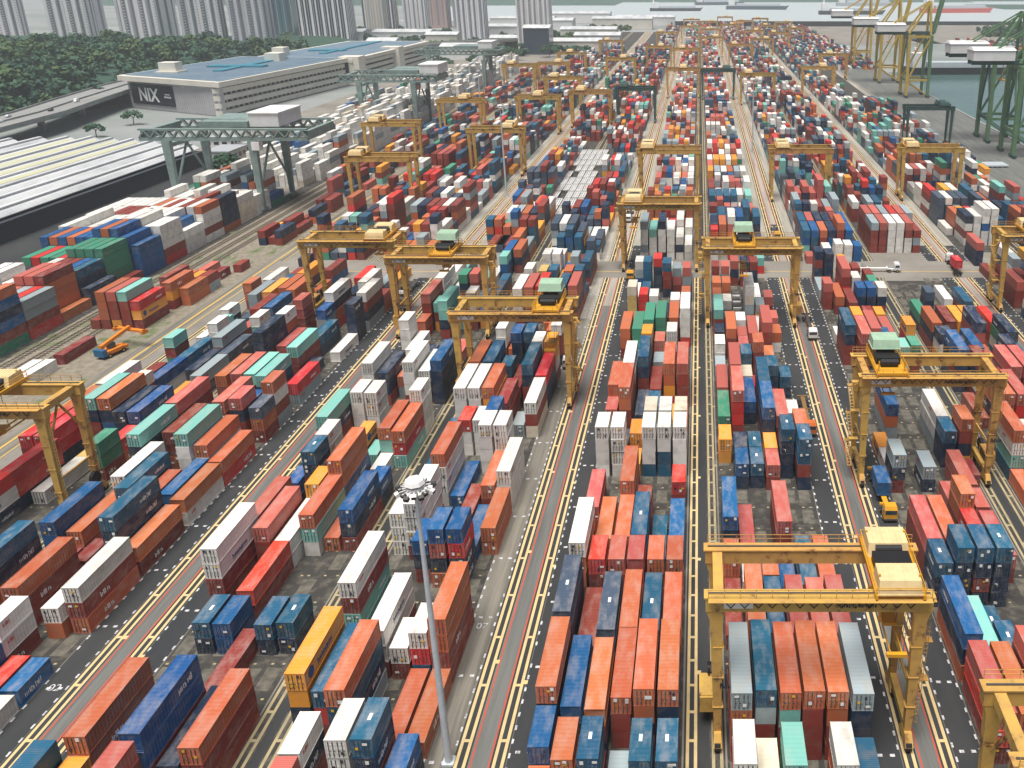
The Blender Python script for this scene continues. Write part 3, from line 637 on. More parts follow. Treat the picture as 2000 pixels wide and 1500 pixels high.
def put_container(c):
    name='long_container' if c['L']=='A' else 'short_container'
    o=bpy.data.objects.new(name,CMESH[c['L']]); COL.objects.link(o)
    jx=R.uniform(-.06,.06); jy=R.uniform(-.08,.08)
    o.location=(c['x']+jx,c['y']+jy,(c['tier']-1)*TH+.03); o.rotation_euler=(0,0,rad(R.uniform(-.12,.12)))
    o.material_slots[0].link='OBJECT'; o.material_slots[0].material=CM[c['col']]
    lb=label(c); tag(o,lb,'container','long containers in the yard' if c['L']=='A' else 'short containers in the yard')
    seen[lb]=seen.get(lb,0)+1
    d=math.hypot(c['y'],H)
    r=random.Random(int(c['x']*31+c['y']*17+c['tier']*101))
    if c['front']>.5 and d<215:
        for s in (0,1):
            q=bpy.data.objects.new('door',DOOR); COL.objects.link(q); q.parent=o
            q.location=(.17+s*(CW-.34)/2,.03,.14)
            q.material_slots[0].link='OBJECT'; q.material_slots[0].material=CM[c['col']]
        if d<190:
            for j in range(r.choice((1,2,2,3))):
                q=link('label_plate',PLATE[r.choice((0,0,1,1,2,3) if c['col'] not in 'wW' else (2,3,3))],o,(r.choice((.35,.5,1.35,1.5,1.75)),-.07,r.choice((1.95,1.75,1.1,.55))))
    sx=1 if c['step']>0 else -1
    if c['side']>.6 and abs(c['x'])>25 and d<330:
        yy=LEN[c['L']]
        wm=None
        if c['col'] in 'nkb' and r.random()<.75: wm=r.choice(WM['l'])
        elif c['col'] in 'gmR' and r.random()<.5: wm=r.choice(WM['l'][:2])
        elif c['col'] in 't' and r.random()<.4: wm=r.choice(WM['l'])
        elif c['col'] in 'ws' and r.random()<.75: wm=r.choice(WM['r']*3+WM['d'][:1]) if c['L']=='A' else WM['r'][0]
        elif c['col']=='y' and r.random()<.8: wm=WM['d'][0]
        elif c['col'] in 'ro' and r.random()<.1: wm=WM['s'][0]
        if c['col']=='y' and wm: link('round_logo',LOGO,o,(CW-.02 if sx>0 else .02,1.0,.6),0 if sx>0 else math.pi)
        if wm:
            z=.75 if wm not in WM['r'] else 1.5
            off=r.choice((.55,.62)) if wm in WM['l'] else (.12 if wm in WM['r'] else .3)
            if sx>0: link('lettering',wm,o,(CW-.034,yy*off if c['L']=='A' else .9,z))
            else: link('lettering',wm,o,(.034,yy*(off+.35) if c['L']=='A' else 4.6,z),math.pi)
    if c['k']==0 and c['col'] in 'ntk' and d<180 and r.random()<.6:
        link('roof_mark',ROOFMARK,o,(1.0,LEN[c['L']]*.45,CHT-.02))
    return o
for c in longs+shorts: put_container(c)
rep=[k for k,v in seen.items() if v>1]
if rep: print('repeated labels',len(rep),rep[:4])
# every other container: one object, one box each, coloured per box
def bulk(cs):
    n=len(cs); V=np.zeros((n,8,3)); C=np.zeros((n,3))
    base=np.array([(0,0,0),(1,0,0),(1,1,0),(0,1,0),(0,0,1),(1,0,1),(1,1,1),(0,1,1)],float)
    for i,c in enumerate(cs):
        V[i]=base*np.array((CW,LEN[c['L']],CHT))+np.array((c['x']+R.uniform(-.07,.07),c['y'],(c['tier']-1)*TH+.03))
        k=R.uniform(.84,1.15); C[i]=np.clip(np.array(PAL[c['col']])*k,0,.85)
    Fq=np.array([(4,5,6,7),(0,1,5,4),(1,2,6,5),(2,3,7,6),(3,0,4,7)])
    F=(Fq[None]+8*np.arange(n)[:,None,None]).reshape(-1,4)
    me=bpy.data.meshes.new('distant_containers'); me.from_pydata(V.reshape(-1,3).tolist(),[],F.tolist())
    at=me.attributes.new('paint','FLOAT_COLOR','FACE')
    cc=np.ones((n,5,4)); cc[:,:,:3]=C[:,None,:]; at.data.foreach_set('color',cc.reshape(-1))
    m,nt,b=newmat('container_paint_mix',.55); N=nt.nodes.new; L=nt.links.new
    a=N('ShaderNodeAttribute'); a.attribute_name='paint'
    g=N('ShaderNodeNewGeometry'); nz=N('ShaderNodeTexNoise'); nz.inputs['Scale'].default_value=.6; nz.inputs['Detail'].default_value=5
    L(g.outputs['Position'],nz.inputs['Vector'])
    rp=N('ShaderNodeValToRGB'); rp.color_ramp.elements[0].position=.45; rp.color_ramp.elements[0].color=(0,0,0,1); rp.color_ramp.elements[1].position=.75; rp.color_ramp.elements[1].color=(.4,.4,.4,1)
    mx=N('ShaderNodeMix'); mx.data_type='RGBA'; mx.inputs[7].default_value=(.22,.17,.14,1)
    L(nz.outputs['Fac'],rp.inputs['Fac']); L(rp.outputs['Color'],mx.inputs[0]); L(a.outputs['Color'],mx.inputs[6]); L(mx.outputs[2],b.inputs['Base Color'])
    wv=N('ShaderNodeTexWave'); wv.inputs['Scale'].default_value=1.1; wv.bands_direction='Y'
    bp=N('ShaderNodeBump'); bp.inputs['Strength'].default_value=.5; bp.inputs['Distance'].default_value=.05
    L(g.outputs['Position'],wv.inputs['Vector']); L(wv.outputs['Fac'],bp.inputs['Height']); L(bp.outputs[0],b.inputs['Normal'])
    me.materials.append(m); o=link('distant_containers',me); tag(o,'many stacked containers of all colours filling the yard','containers',None,'stuff')
bulk([c for c in cand if id(c) not in one])
print('containers',len(cand),'stacks',len(stacks))

# ------------------------------------------------------------------ rubber-tyred yard cranes
SPAN=23.4; DEP=9.0; ZT=22.3
def leg_mb(side):
    mb=MB()
    def sec(z,w,h,cx): return [(cx-w/2,-h/2,z),(cx+w/2,-h/2,z),(cx+w/2,h/2,z),(cx-w/2,h/2,z)]
    off=.25 if side else -.25
    mb.hexa(sec(2.3,.85,.95,0),sec(19.0,1.55,1.05,off)); mb.hexa(sec(19.0,1.55,1.05,off),sec(ZT-2.1,2.1,1.15,off*1.4))
    for z in (6,10.5,15): 
        mb.box(-.62,.62+.2*abs(off),-.6,.6,z,z+.09)
    if side:   # ladder on the outer face
        for x in (.72,1.08): mb.bar((x+.0,-.1,3),(x+.55,-.1,19.5),.06)
        for i in range(26): mb.bar((.74+i*.021,-.1,3.4+i*.62),(1.1+i*.021,-.1,3.4+i*.62),.045)
    return mb
def girder_mb(front):
    mb=MB()
    mb.box(-1.5,SPAN+1.5,-.68,.68,ZT-2.0,ZT)
    mb.box(-1.7,SPAN+1.7,-.82,.82,ZT-.12,ZT+.05)
    for i in range(9):
        x=-.2+i*(SPAN+.4)/8; mb.box(x-.05,x+.05,-.71,.71,ZT-2.03,ZT-.12)
    mb.box(-1.2,SPAN+1.2,-.1,.1,ZT+.05,ZT+.2,1)
    return mb
def rail_mb(y):
    mb=MB()
    for z in (ZT+.65,ZT+1.2): mb.bar((-1.2,y,z),(SPAN+1.2,y,z),.07)
    for i in range(15):
        x=-1.2+i*(SPAN+2.4)/14; mb.bar((x,y,ZT+.05),(x,y,ZT+1.2),.07)
    mb.box(-1.2,SPAN+1.2,min(y,y*.0+y-.0)-.75 if y<1 else y-.75,y+.05,ZT-.06,ZT+.0)
    return mb
def bogie_mb():
    mb=MB()
    mb.hexa([(-.55,-1.9,1.0),(.55,-1.9,1.0),(.55,1.9,1.0),(-.55,1.9,1.0)],[(-.45,-.9,2.3),(.45,-.9,2.3),(.45,.9,2.3),(-.45,.9,2.3)])
    return mb
def wheel_mesh():
    mb=MB(); mb.tube((-.38,0,0),(.38,0,0),.78,n=16,m=0); mb.tube((-.42,0,0),(.42,0,0),.34,n=10,m=1); return mb.mesh('wheel',[M['rubber'],M['yellow']])
WHEEL=wheel_mesh()
LEG=[leg_mb(0).mesh('leg',M['yellow']),leg_mb(1).mesh('leg',M['yellow'])]
GIR=girder_mb(1).mesh('girder',[M['yellow'],M['steel']])
RAILM=[rail_mb(-.85).mesh('handrail',M['yellow']),rail_mb(.85).mesh('handrail',M['yellow'])]
BOG=bogie_mb().mesh('bogie',M['yellow'])
def sill():
    mb=MB(); mb.box(-.42,.42,.5,DEP-.5,2.0,2.95)
    return mb.mesh('sill_beam',M['yellow'])
SILL=sill()
def endtie():
    mb=MB(); mb.box(-.6,.6,.68,DEP-.68,ZT-1.5,ZT-.2); mb.bar((0,.6,14.5),(0,DEP*.5,ZT-1.6),.3); mb.bar((0,DEP-.6,14.5),(0,DEP*.5,ZT-1.6),.3); return mb.mesh('end_tie',M['yellow'])
ENDT=endtie()
BRACE=MB().bar((0,.4,8),(0,DEP-.4,8),.28).mesh('brace',M['yellow'])
def engine():
    mb=MB(); mb.box(-.9,.9,0,4.2,0,2.3); mb.box(-.95,.95,.3,3.9,2.3,2.45); mb.box(-.93,-.9,.5,3.7,.4,1.9,1); mb.box(.9,.93,.5,3.7,.4,1.9,1); mb.tube((.3,3.6,2.4),(.3,3.6,3.6),.12,m=1)
    return mb.mesh('engine_house',[M['yellow'],M['black']])
ENG=engine()
def trolley_mesh():
    mb=MB()
    mb.box(-2.9,2.9,-.9,DEP+.9,ZT+.25,ZT+.6); 
    for x in (-2.9,2.6): mb.box(x,x+.3,-1.3,DEP+1.3,ZT+.2,ZT+.75)
    for x in (-2.8,2.8):
        for y in (-1.2,DEP+1.2): mb.bar((x,y,ZT+.6),(x,y,ZT+1.7),.08)
        mb.bar((x,-1.2,ZT+1.7),(x,DEP+1.2,ZT+1.7),.08); mb.bar((x,-1.2,ZT+1.2),(x,DEP+1.2,ZT+1.2),.06)
    for y in (-1.2,DEP+1.2): mb.bar((-2.8,y,ZT+1.7),(2.8,y,ZT+1.7),.08)
    mb.tube((-1.6,2.4,ZT+1.4),(1.6,2.4,ZT+1.4),.65,n=14,m=1); mb.tube((-1.6,DEP-2.4,ZT+1.4),(1.6,DEP-2.4,ZT+1.4),.65,n=14,m=1)
    mb.box(-2.2,2.2,3.2,5.6,ZT+.6,ZT+1.9,1)
    for x in (-2.3,2.3):
        for y in (.2,DEP-.2): mb.bar((x,y,ZT+.6),(x,y,ZT+2.6),.2)
    return mb.mesh('trolley_frame',[M['deep_yellow'],M['black']])
TRO=trolley_mesh()
def hood(mat,name,d0,d1,h):
    mb=MB(); z=ZT+h
    mb.hexa([(-2.5,d0,z),(2.5,d0,z),(2.5,d1,z),(-2.5,d1,z)],[(-2.4,d0+.5,z+1.5),(2.4,d0+.5,z+1.5),(2.4,d1-.1,z+1.7),(-2.4,d1-.1,z+1.7)])
    mb.box(-2.65,2.65,d0-.12,d1+.12,z-.12,z)
    for i in range(9): mb.bar((-2.3+i*.575,d0+.5,z+1.52),(-2.3+i*.575,d1-.1,z+1.72),.05)
    return mb.mesh(name,mat)
HOODC=[hood(M['cream'],'machinery_cover',-1.0,2.6,.7),hood(M['cream'],'machinery_cover',DEP-2.8,DEP+.9,.7)]
HOODG=hood(M['pale_green'],'machinery_roof',DEP-3.4,DEP+.6,2.7)
def cab():
    mb=MB(); z=ZT-2.9
    mb.box(-.9,.9,0,2.2,z,z+2.3,0); mb.box(-.75,.75,-.03,0,z+.5,z+1.9,1); mb.box(-.93,-.9,.2,2.0,z+.7,z+1.9,1); mb.box(.9,.93,.2,2.0,z+.7,z+1.9,1); mb.box(-.6,.6,.3,1.6,z-.03,z,1)
    mb.bar((0,1.1,z+2.3),(0,1.1,ZT+.3),.3)
    return mb.mesh('operator_cab',[M['deep_yellow'],M['glass']])
CABM=cab()
def spreader(L,drop):
    mb=MB(); z=ZT-drop
    mb.box(-1.0,1.0,DEP/2-.35,DEP/2+.35,z,z+.5); 
    for s in (-1,1): mb.box(-1.2,1.2,DEP/2+s*L/2-.25,DEP/2+s*L/2+.25,z-.15,z+.3)
    for x in (-.75,.6): mb.box(x,x+.15,DEP/2-L/2,DEP/2+L/2,z-.05,z+.22)
    mb.box(-.9,.9,DEP/2-1.6,DEP/2+1.6,z+.5,z+.95); 
    for x in (-.8,.8):
        for y in (DEP/2-1.3,DEP/2+1.3): mb.bar((x,y,z+.9),(x*1.3,y*1.0,ZT+.4),.07,m=1)
    return mb.mesh('spreader',[M['deep_yellow'],M['steel']])
SPRM=[spreader(6.0,4.5),spreader(12.0,7.5),spreader(6.0,9.5)]
REEL=MB().tube((-.3,0,0),(.3,0,0),1.25,n=18).tube((-.4,0,0),(.4,0,0),.3,n=8).mesh('cable_reel',M['black'])
fe=MB()
for i in range(14):
    x=.6+i*1.6; fe.bar((x,-.95,ZT-.2),(x+.8,-.95,ZT-1.25),.09); fe.bar((x+.8,-.95,ZT-1.25),(x+1.6,-.95,ZT-.2),.09)
FEST=fe.mesh('festoon_cable',M['black'])
st_=MB()
for i in range(6):
    z=i*2.9; a,b=((0,0,z),(0,4.6,z+2.9)) if i%2==0 else ((.9,4.6,z),(.9,0,z+2.9))
    for dx in (-.32,.32):
        st_.bar((a[0]+dx,a[1],a[2]),(b[0]+dx,b[1],b[2]),.08,.2); st_.bar((a[0]+dx,a[1],a[2]+1),(b[0]+dx,b[1],b[2]+1),.06)
    for k in range(9):
        f_=k/8; st_.box(a[0]-.3,a[0]+.3,a[1]+(b[1]-a[1])*f_-.14,a[1]+(b[1]-a[1])*f_+.14,a[2]+2.9*f_,a[2]+2.9*f_+.05)
    st_.box(-.4,1.3,b[1]-(.0 if b[1]<1 else -.0)-.5,b[1]+.5,b[2]-.05,b[2]+.03)
STAIR=st_.mesh('stair',M['yellow'])
NUMS=[wordmark(5,.7,41,M['letter_dark']),wordmark(9,.62,43,M['letter_dark']),wordmark(3,.8,47,M['letter_dark'])]
def rtg(x,y,tx,hoodkind,label,sp=0,name='gantry_crane',far=False,full=True,dep=None):
    t=tag(empty(name,(x,y,0)),label,'gantry crane','yellow gantry cranes straddling the stacks')
    for lx,side in ((0,0),(SPAN,1)):
        for ly in (0,DEP): link('leg',LEG[side],t,(lx,ly,0))
        link('sill_beam',SILL,t,(lx,0,0)); 
        if not far: link('end_tie',ENDT,t,(lx,0,0)); link('brace',BRACE,t,(lx,0,0))
        for ly in (0,DEP):
            bo=link('bogie',BOG,t,(lx,ly,0))
            for wy in (-1.15,1.15): link('wheel',WHEEL,bo,(0,wy,.80))
    link('girder',GIR,t,(0,0,0)); link('girder',GIR,t,(0,DEP,0))
    link('trolley_frame',TRO,t,(tx,0,0))
    if hoodkind=='c':
        for h in HOODC: link('machinery_cover',h,t,(tx,0,0))
    else: link('machinery_roof',HOODG,t,(tx,0,0))
    if far: return t
    link('handrail',RAILM[0],t,(0,0,0)); link('handrail',RAILM[1],t,(0,DEP,0))
    link('cable_reel',REEL,t,(-.9 if tx>12 else SPAN+.9,DEP-1.6,4.2)); link('festoon_cable',FEST,t,(0,0,0)); link('stair',STAIR,t,(SPAN+1.1 if tx>12 else -2.1,1.4,3.0))
    link('operator_cab',CABM,t,(tx+ (1.2 if tx<12 else -1.2),1.6,0))
    link('spreader',SPRM[sp],t,(tx,0,0)); link('engine_house',ENG,t,(SPAN+1.3 if tx<12 else -1.3,2.4,2.4))
    p=link('number_panel',MB().box(0,3.4,-.70,-.67,0,.75).mesh('number_panel',M['sticker']),t,(.6,-.02,ZT-1.5))
    q=link('lettering',NUMS[1],t,(SPAN*.58,-.70,ZT-1.35),-math.pi/2)
    q.rotation_euler=(0,0,-math.pi/2)
    q=link('lettering',NUMS[2],t,(SPAN-.2 if tx<12 else .25,-.58,9.0),-math.pi/2)
    return t
rtg(2.2,85.6,20.9,'c','largest yellow gantry crane in front, cream trolley covers at its right end',1)
rtg(30.2,62.5,14.0,'g','yellow gantry crane cut off by the bottom right corner of the photo',2)
rtg(30.2,145.4,4.2,'g','yellow gantry crane on the right with pale green trolley roof at its left end',0)
rtg(-52.0,177.0,19.4,'g','yellow gantry crane left of the centre road with green trolley roof at its right end',2)
rtg(-78.8,216.6,13.0,'g','yellow gantry crane touching the cream-topped crane on its left',0)
rtg(-107.0,231.0,19.6,'c','yellow gantry crane with cream trolley covers, left of the green-roofed one',0)
rtg(-133.6,133.0,12.0,'c','yellow gantry crane cut off by the left edge of the photo',1)
rtg(2.2,224.5,9.6,'g','yellow gantry crane right of the crane lane with green trolley roof near its middle',1)
rtg(-24.4,272.0,3.6,'c','yellow gantry crane left of the crane lane with cream cover at its left end',1)
rtg(84.8,236.0,8.0,'c','yellow gantry crane cut off by the right edge of the photo',0)
FARC=[(-24.4,363,3,'c','middle-distance yellow gantry crane directly behind the cream-covered one by the crane lane'),(30.2,364,4,'c','middle-distance yellow gantry crane right of the pale concrete road'),(84.8,366,3,'c','middle-distance yellow gantry crane at the right, over tall white stacks'),
 (-138.0,347,3,'c','middle-distance yellow gantry crane nearest the big green rail crane'),(-162,432,5,'c','yellow gantry crane just behind the one nearest the green rail crane'),(-107.0,414,18,'c','middle-distance yellow gantry crane left of the parked trailers'),(-107.0,529,12,'c','far yellow gantry crane left of the parked white trailers'),(-78.8,553,6,'c','far yellow gantry crane above the end of the parked trailers'),
 (-149,515,14,'c','far yellow gantry crane in front of the second green rail crane'),(-155,722,6,'c','distant yellow gantry crane, farthest left of the row'),(-130,735,16,'c','distant yellow gantry crane, second from left'),(-107,630,6,'c','distant yellow gantry crane between the two taller looking pairs'),(-128,833,10,'c','very distant yellow gantry crane below the left white tower'),(-78.8,776,14,'c','very distant yellow gantry crane right of the white towers'),
 (-24.4,690,12,'c','distant yellow gantry crane straddling the central block'),(30.2,653,5,'c','distant yellow gantry crane right of the central block'),(80,701,15,'c','distant yellow gantry crane left of the quay apron'),(108,816,8,'c','very distant yellow gantry crane closest to the quay cranes'),(-24.4,880,8,'c','faint yellow gantry crane far along the central block'),(-52,905,14,'c','faint yellow gantry crane far left of the central block'),(30.2,930,5,'c','faint yellow gantry crane far along the road'),(57,1010,16,'c','faintest yellow gantry crane at the far end of the terminal'),(2.2,1040,16,'c','faint yellow gantry crane at the far end of the crane lane'),(-107,985,8,'c','faint yellow gantry crane at the far left end')]
FARN='one two three four five six seven eight nine ten eleven twelve thirteen fourteen'.split()
for k,(x,y) in enumerate(((-52,1130),(2.2,1190),(57,1160),(84.8,1120),(-24.4,1260),(30.2,1300),(84.8,1280),(112,1210),(2.2,1390),(57,1410),(-24.4,1450),(112,1370),(84.8,1480),(30.2,1530))):
    FARC.append((x,y,4+(k*5)%14,'c','hazy yellow gantry crane near the strait, '+ORD[k]+' farthest row crane counted from the front'))
for x,y,tx,hk,lb in FARC: rtg(x,y,tx,hk,lb,far=True)
# dark green yard cranes of the same pattern
GREENMAP={M['yellow']:M['dark_green'],M['deep_yellow']:M['dark_green'],M['cream']:M['dark_green']}
for x,y,tx,lb in ((-52,571,4,'dark green yard crane over the stacks left of the central block'),(2.2,682,18,'dark green yard crane beside the far end of the crane lane'),(113,486,19,'dark green yard crane beside the quay apron')):
    t=rtg(x,y,tx,'c',lb,far=True); t['group']='dark green yard cranes'
    for o in t.children_recursive:
        for s in o.material_slots:
            if s.material in GREENMAP:
                mm=GREENMAP[s.material]; s.link='OBJECT'; s.material=mm

# ------------------------------------------------------------------ rail mounted cranes on the left
def rmg(xr,xl,y0,y1,zt,lb,house,long_l,long_r):
    t=tag(empty('rail_crane',(xr,y0,0)),lb,'rail crane','grey green rail cranes')
    w=xr-xl; dy=y1-y0; Mx=[M['rmg_green'],M['steel']]
    for lx in (0,-w):
        for ly in (0,dy):
            mb=MB(); mb.hexa([(lx-.8,ly-.8,1.6),(lx+.8,ly-.8,1.6),(lx+.8,ly+.8,1.6),(lx-.8,ly+.8,1.6)],[(lx-1.6,ly-1.1,zt-2.4),(lx+1.6,ly-1.1,zt-2.4),(lx+1.6,ly+1.1,zt-2.4),(lx-1.6,ly+1.1,zt-2.4)])
            mb.box(lx-.9,lx+.9,ly-2.6,ly+2.6,.4,1.6); mb.build('leg',Mx,t)
        MB().box(lx-1.0,lx+1.0,1.1,dy-1.1,zt-5.2,zt-3.6).bar((lx,1,9),(lx,dy/2,zt-5.2),.7).bar((lx,dy-1,9),(lx,dy/2,zt-5.2),.7).build('portal_beam',Mx,t)
    for ly in (0,dy):
        mb=MB(); a=-w-long_l; b=long_r; n=int((b-a)/4.2); p=(b-a)/n
        mb.box(a,b,ly-.8,ly+.8,zt-2.4,zt-1.2); mb.box(a,b,ly-.8,ly+.8,zt+1.6,zt+2.3)
        for i in range(n):
            for yy in (ly-.7,ly+.7):
                mb.bar((a+i*p,yy,zt-1.2),(a+(i+.5)*p,yy,zt+1.6),.45); mb.bar((a+(i+.5)*p,yy,zt+1.6),(a+(i+1)*p,yy,zt-1.2),.45)
        mb.build('truss_girder',Mx,t)
    mb=MB(); 
    for x in (-w-long_l+.8,long_r-.8): mb.box(x-.8,x+.8,.8,dy-.8,zt-2.2,zt+1.2)
    mb.build('end_beam',Mx,t)
    MB().box(house-4.5,house+7,3,dy-3,zt+2.5,zt+7.5).box(house-4.9,house+7.4,2.6,dy-2.6,zt+7.5,zt+8.0).build('machinery_house',M['white'],t)
    MB().box(house-24,house-5,2,dy-2,zt+2.4,zt+4.6).bar((house-24,2,zt+5.6),(house-5,2,zt+5.6),.2).build('trolley',Mx,t)
    MB().box(house-3,house,-1.5,2,zt-6,zt-2.8).build('operator_cab',M['white'],t)
rmg(-174.5,-208,347,374,31.0,'large grey green rail crane with white machinery house over the left stacks',3,10,22)
rmg(-174,-207,552,580,30.0,'second grey green rail crane, farther back over white stacks',8,12,14)
rmg(-175,-219,742,768,30.0,'farthest grey green rail crane near the motorway',0,12,12)

# ------------------------------------------------------------------ quay cranes
def sts(yc,lb,a,b_,boomup=True,xo=162.0):
    t=tag(empty('quay_crane',(xo,yc,0)),lb,'quay crane','tall ship to shore cranes on the quay')
    w=16.5; hw=10.0; zp=46.0; Ma=[M[a],M['dark_green']]; Mb=[M[b_],M['dark_green']]
    for x in (0,w):
        for y in (-hw,hw):
            MB().box(x-1.0,x+1.0,y-1.1,y+1.1,1.8,zp).box(x-.9,x+.9,y-4,y+4,.5,1.8,1).build('leg',Ma if x==0 else Mb,t)
        MB().box(x-.6,x+.6,-hw+.8,hw-.8,12.2,14).box(x-.6,x+.6,-hw+.8,hw-.8,zp-2,zp).bar((x,-hw,14),(x,0,zp-2),.9).bar((x,hw,14),(x,0,zp-2),.9).build('portal_beam',Mb,t)
    for y in (-hw,hw):
        MB().box(.7,w-.7,y-.5,y+.5,12.4,13.8).box(.7,w-.7,y-.5,y+.5,zp-1.8,zp-.3).bar((.6,y,13.8),(w-.6,y,zp-1.8),1.1).bar((w-.6,y,2),(.6,y,12.4),.8).build('side_brace',Ma,t)
    for y in (-3.2,3.2):
        mb=MB(); mb.box(-24,w+3,y-.6,y+.6,zp+.2,zp+2.2); mb.build('upper_girder',[M['dark_green']],t)
        if boomup:
            mb=MB(); a0=np.array((w+3,y,zp+1.2)); e=a0+np.array((58*math.cos(rad(78)),0,58*math.sin(rad(78)))); mb.bar(a0,e,1.7,2.3)
            for i in range(1,9): 
                c=a0+(e-a0)*i/9
                if y<0: mb.bar(c,c+np.array((0,6.4,0)),.4)
            mb.build('boom',Mb,t)
    mb=MB()
    for y in (-6,6):
        mb.bar((w,y,zp),(w-1,y*.5,zp+24),1.5); mb.bar((w-1,y*.5,zp+24),(0,y,zp+1),1.3); mb.bar((w-1,y*.5,zp+24),(-22,y*.6,zp+2),.7)
    mb.bar((w-1,-3,zp+24),(w-1,3,zp+24),.9); mb.build('apex_frame',Ma,t)
    MB().hexa([(-24,-6,zp+2.4),(-3,-6,zp+2.4),(-3,6,zp+2.4),(-24,6,zp+2.4)],[(-24,-6,zp+7.4),(-3,-6,zp+7.4),(-3,6,zp+7.4),(-24,6,zp+7.4)]).hexa([(-24.4,-6.4,zp+7.4),(-2.6,-6.4,zp+7.4),(-2.6,6.4,zp+7.4),(-24.4,6.4,zp+7.4)],[(-24,-2,zp+8.8),(-3,-2,zp+8.8),(-3,2,zp+8.8),(-24,2,zp+8.8)]).build('machinery_house',M['white'],t)
    MB().box(4,7,-1.5,1.5,zp-3.6,zp).build('operator_cab',M['white'],t)
    MB().box(6,10,-3,3,zp-.9,zp+.1).bar((8,0,zp-1),(8,0,zp-12),.3).box(7.2,8.8,-6,6,zp-12.6,zp-12).build('spreader',M['deep_yellow'],t)
sts(468,'nearest green quay crane with white machinery house at the right edge','leaf_green','leaf_green')
sts(512,'green quay crane just behind the nearest one at the right edge','leaf_green','dark_green')
sts(704,'yellow quay crane with green raised boom and white machinery house','pale_yellow','leaf_green',xo=158)
sts(800,'yellow quay crane behind the one with the green boom','pale_yellow','pale_yellow',xo=156)
sts(960,'distant yellowish quay crane, farthest along the quay','pale_yellow','pale_yellow',xo=160)
for i,(x,y,lb) in enumerate(((168,398,'grey hatch cover on the quay apron nearest the right edge'),(150,432,'grey hatch cover lying between the stacks and the green cranes'),(140,470,'grey hatch cover beside the dark green yard crane'),(158,352,'grey hatch cover at the near end of the apron'))):
    mb=MB(); mb.box(0,11,0,9,.6,1.2); 
    for k in range(5): mb.box(k*2.6,k*2.6+.25,.1,8.9,.02,.6)
    for k in range(6): mb.box(.3,10.7,k*1.7+.2,k*1.7+.3,1.2,1.32)
    tag(link('hatch_cover',mb.mesh('hatch_cover',M['galv']),None,(x-9,y,.01),rad(3)),lb,'hatch cover','hatch covers on the quay apron')

# ------------------------------------------------------------------ floodlight masts
def mast(x,y,h,n,lb,near=False):
    t=tag(empty('floodlight_mast',(x,y,0)),lb,'light mast','tall floodlight masts')
    MB().tube((0,0,0),(0,0,h*.5),.46,.34,14).tube((0,0,h*.5),(0,0,h),.34,.2,14).box(-.7,.7,-.7,.7,0,.3).build('pole',M['galv'],t)
    mb=MB()
    mb.tube((0,0,h-.2),(0,0,h+.25),1.0,1.0,8); mb.tube((0,0,h+.55),(0,0,h+1.0),1.15,.95,8)
    for i in range(n):
        a=2*math.pi*(i+.5)/n; mb.bar((math.cos(a)*.8,math.sin(a)*.8,h),(math.cos(a)*1.7,math.sin(a)*1.7,h-.05),.1)
    mb.build('head_frame',M['white'],t)
    for i in range(n):
        a=2*math.pi*(i+.5)/n; r_=1.55+(.42 if i%2 else 0)
        m_=MB(); m_.box(-.22,.22,-.27,.27,-.36,.08,0); m_.box(-.19,.19,-.24,.24,-.40,-.36,1); m_.box(.22,.29,-.22,.22,-.26,.08,1)
        o=m_.build('floodlight',[M['steel'] if i%3 else M['white'],M['black']],t); o.location=(math.cos(a)*r_,math.sin(a)*r_,h-.1); o.rotation_euler=(0,rad(18),a)
mast(-30.4,82.6,38.4,16,'tall silver floodlight mast with ring of lamps rising at the bottom centre')
mast(-82.4,372,38,8,'distant floodlight mast beside the road left of the parked trailers')
mast(27.9,470,38,6,'distant floodlight mast standing in the road right of the central block')
mast(-136,560,38,6,'distant floodlight mast left of the far yellow cranes')
mast(-82,640,38,6,'very distant floodlight mast beyond the parked trailers')

# ------------------------------------------------------------------ vehicles
def truck(x,y,rz,cabm,chm,lb,L=12.4,group='terminal tractors and trailers'):
    t=tag(empty('terminal_truck',(x,y,0),rz),lb,'truck',group)
    m=MB(); m.box(-1.15,1.15,0,1.9,.75,2.5,0); m.hexa([(-1.15,0,2.5),(1.15,0,2.5),(1.15,1.9,2.5),(-1.15,1.9,2.5)],[(-1.0,.35,3.1),(1.0,.35,3.1),(1.0,1.75,3.1),(-1.0,1.75,3.1)],0)
    m.box(-1.0,1.0,-.03,0,1.7,2.45,1); m.box(-1.18,-1.15,.3,1.6,1.7,2.45,1); m.box(1.15,1.18,.3,1.6,1.7,2.45,1); m.box(-1.2,1.2,-.15,.1,.5,.85,2)
    m.build('cab',[cabm,M['glass'],M['steel']],t)
    MB().box(-.5,.5,1.9,4.2,.7,1.05).box(-.45,.45,3.8,4.0+L,1.05,1.35).box(-1.2,1.2,3.8,4.2,1.1,1.5).box(-1.2,1.2,3.6+L,4.0+L,1.1,1.5).box(-1.2,1.2,3.8+L/2,4.1+L/2,1.1,1.45).build('chassis',chm,t)
    for yy in (.9,3.3,L+1.2,L+2.5):
        for xx in (-1,1):
            link('wheel',WHEEL,t,(xx*.95,yy,.5)).scale=(.7,.64,.64)
def boxed(L,col,x,y,z,rz,lb):
    o=bpy.data.objects.new('long_container' if L=='A' else 'short_container',CMESH[L]); COL.objects.link(o)
    o.location=(x,y,z); o.rotation_euler=(0,0,rz); o.material_slots[0].link='OBJECT'; o.material_slots[0].material=CM[col]; tag(o,lb,'container','containers on trucks')
truck(33.2,132.5,0,M['deep_yellow'],M['deep_yellow'],'orange yellow terminal tractor with yellow trailer in the lane under the green-roofed right crane')
boxed('B','b',31.98,138.8,1.53,0,'short bright blue container riding on the orange yellow trailer')
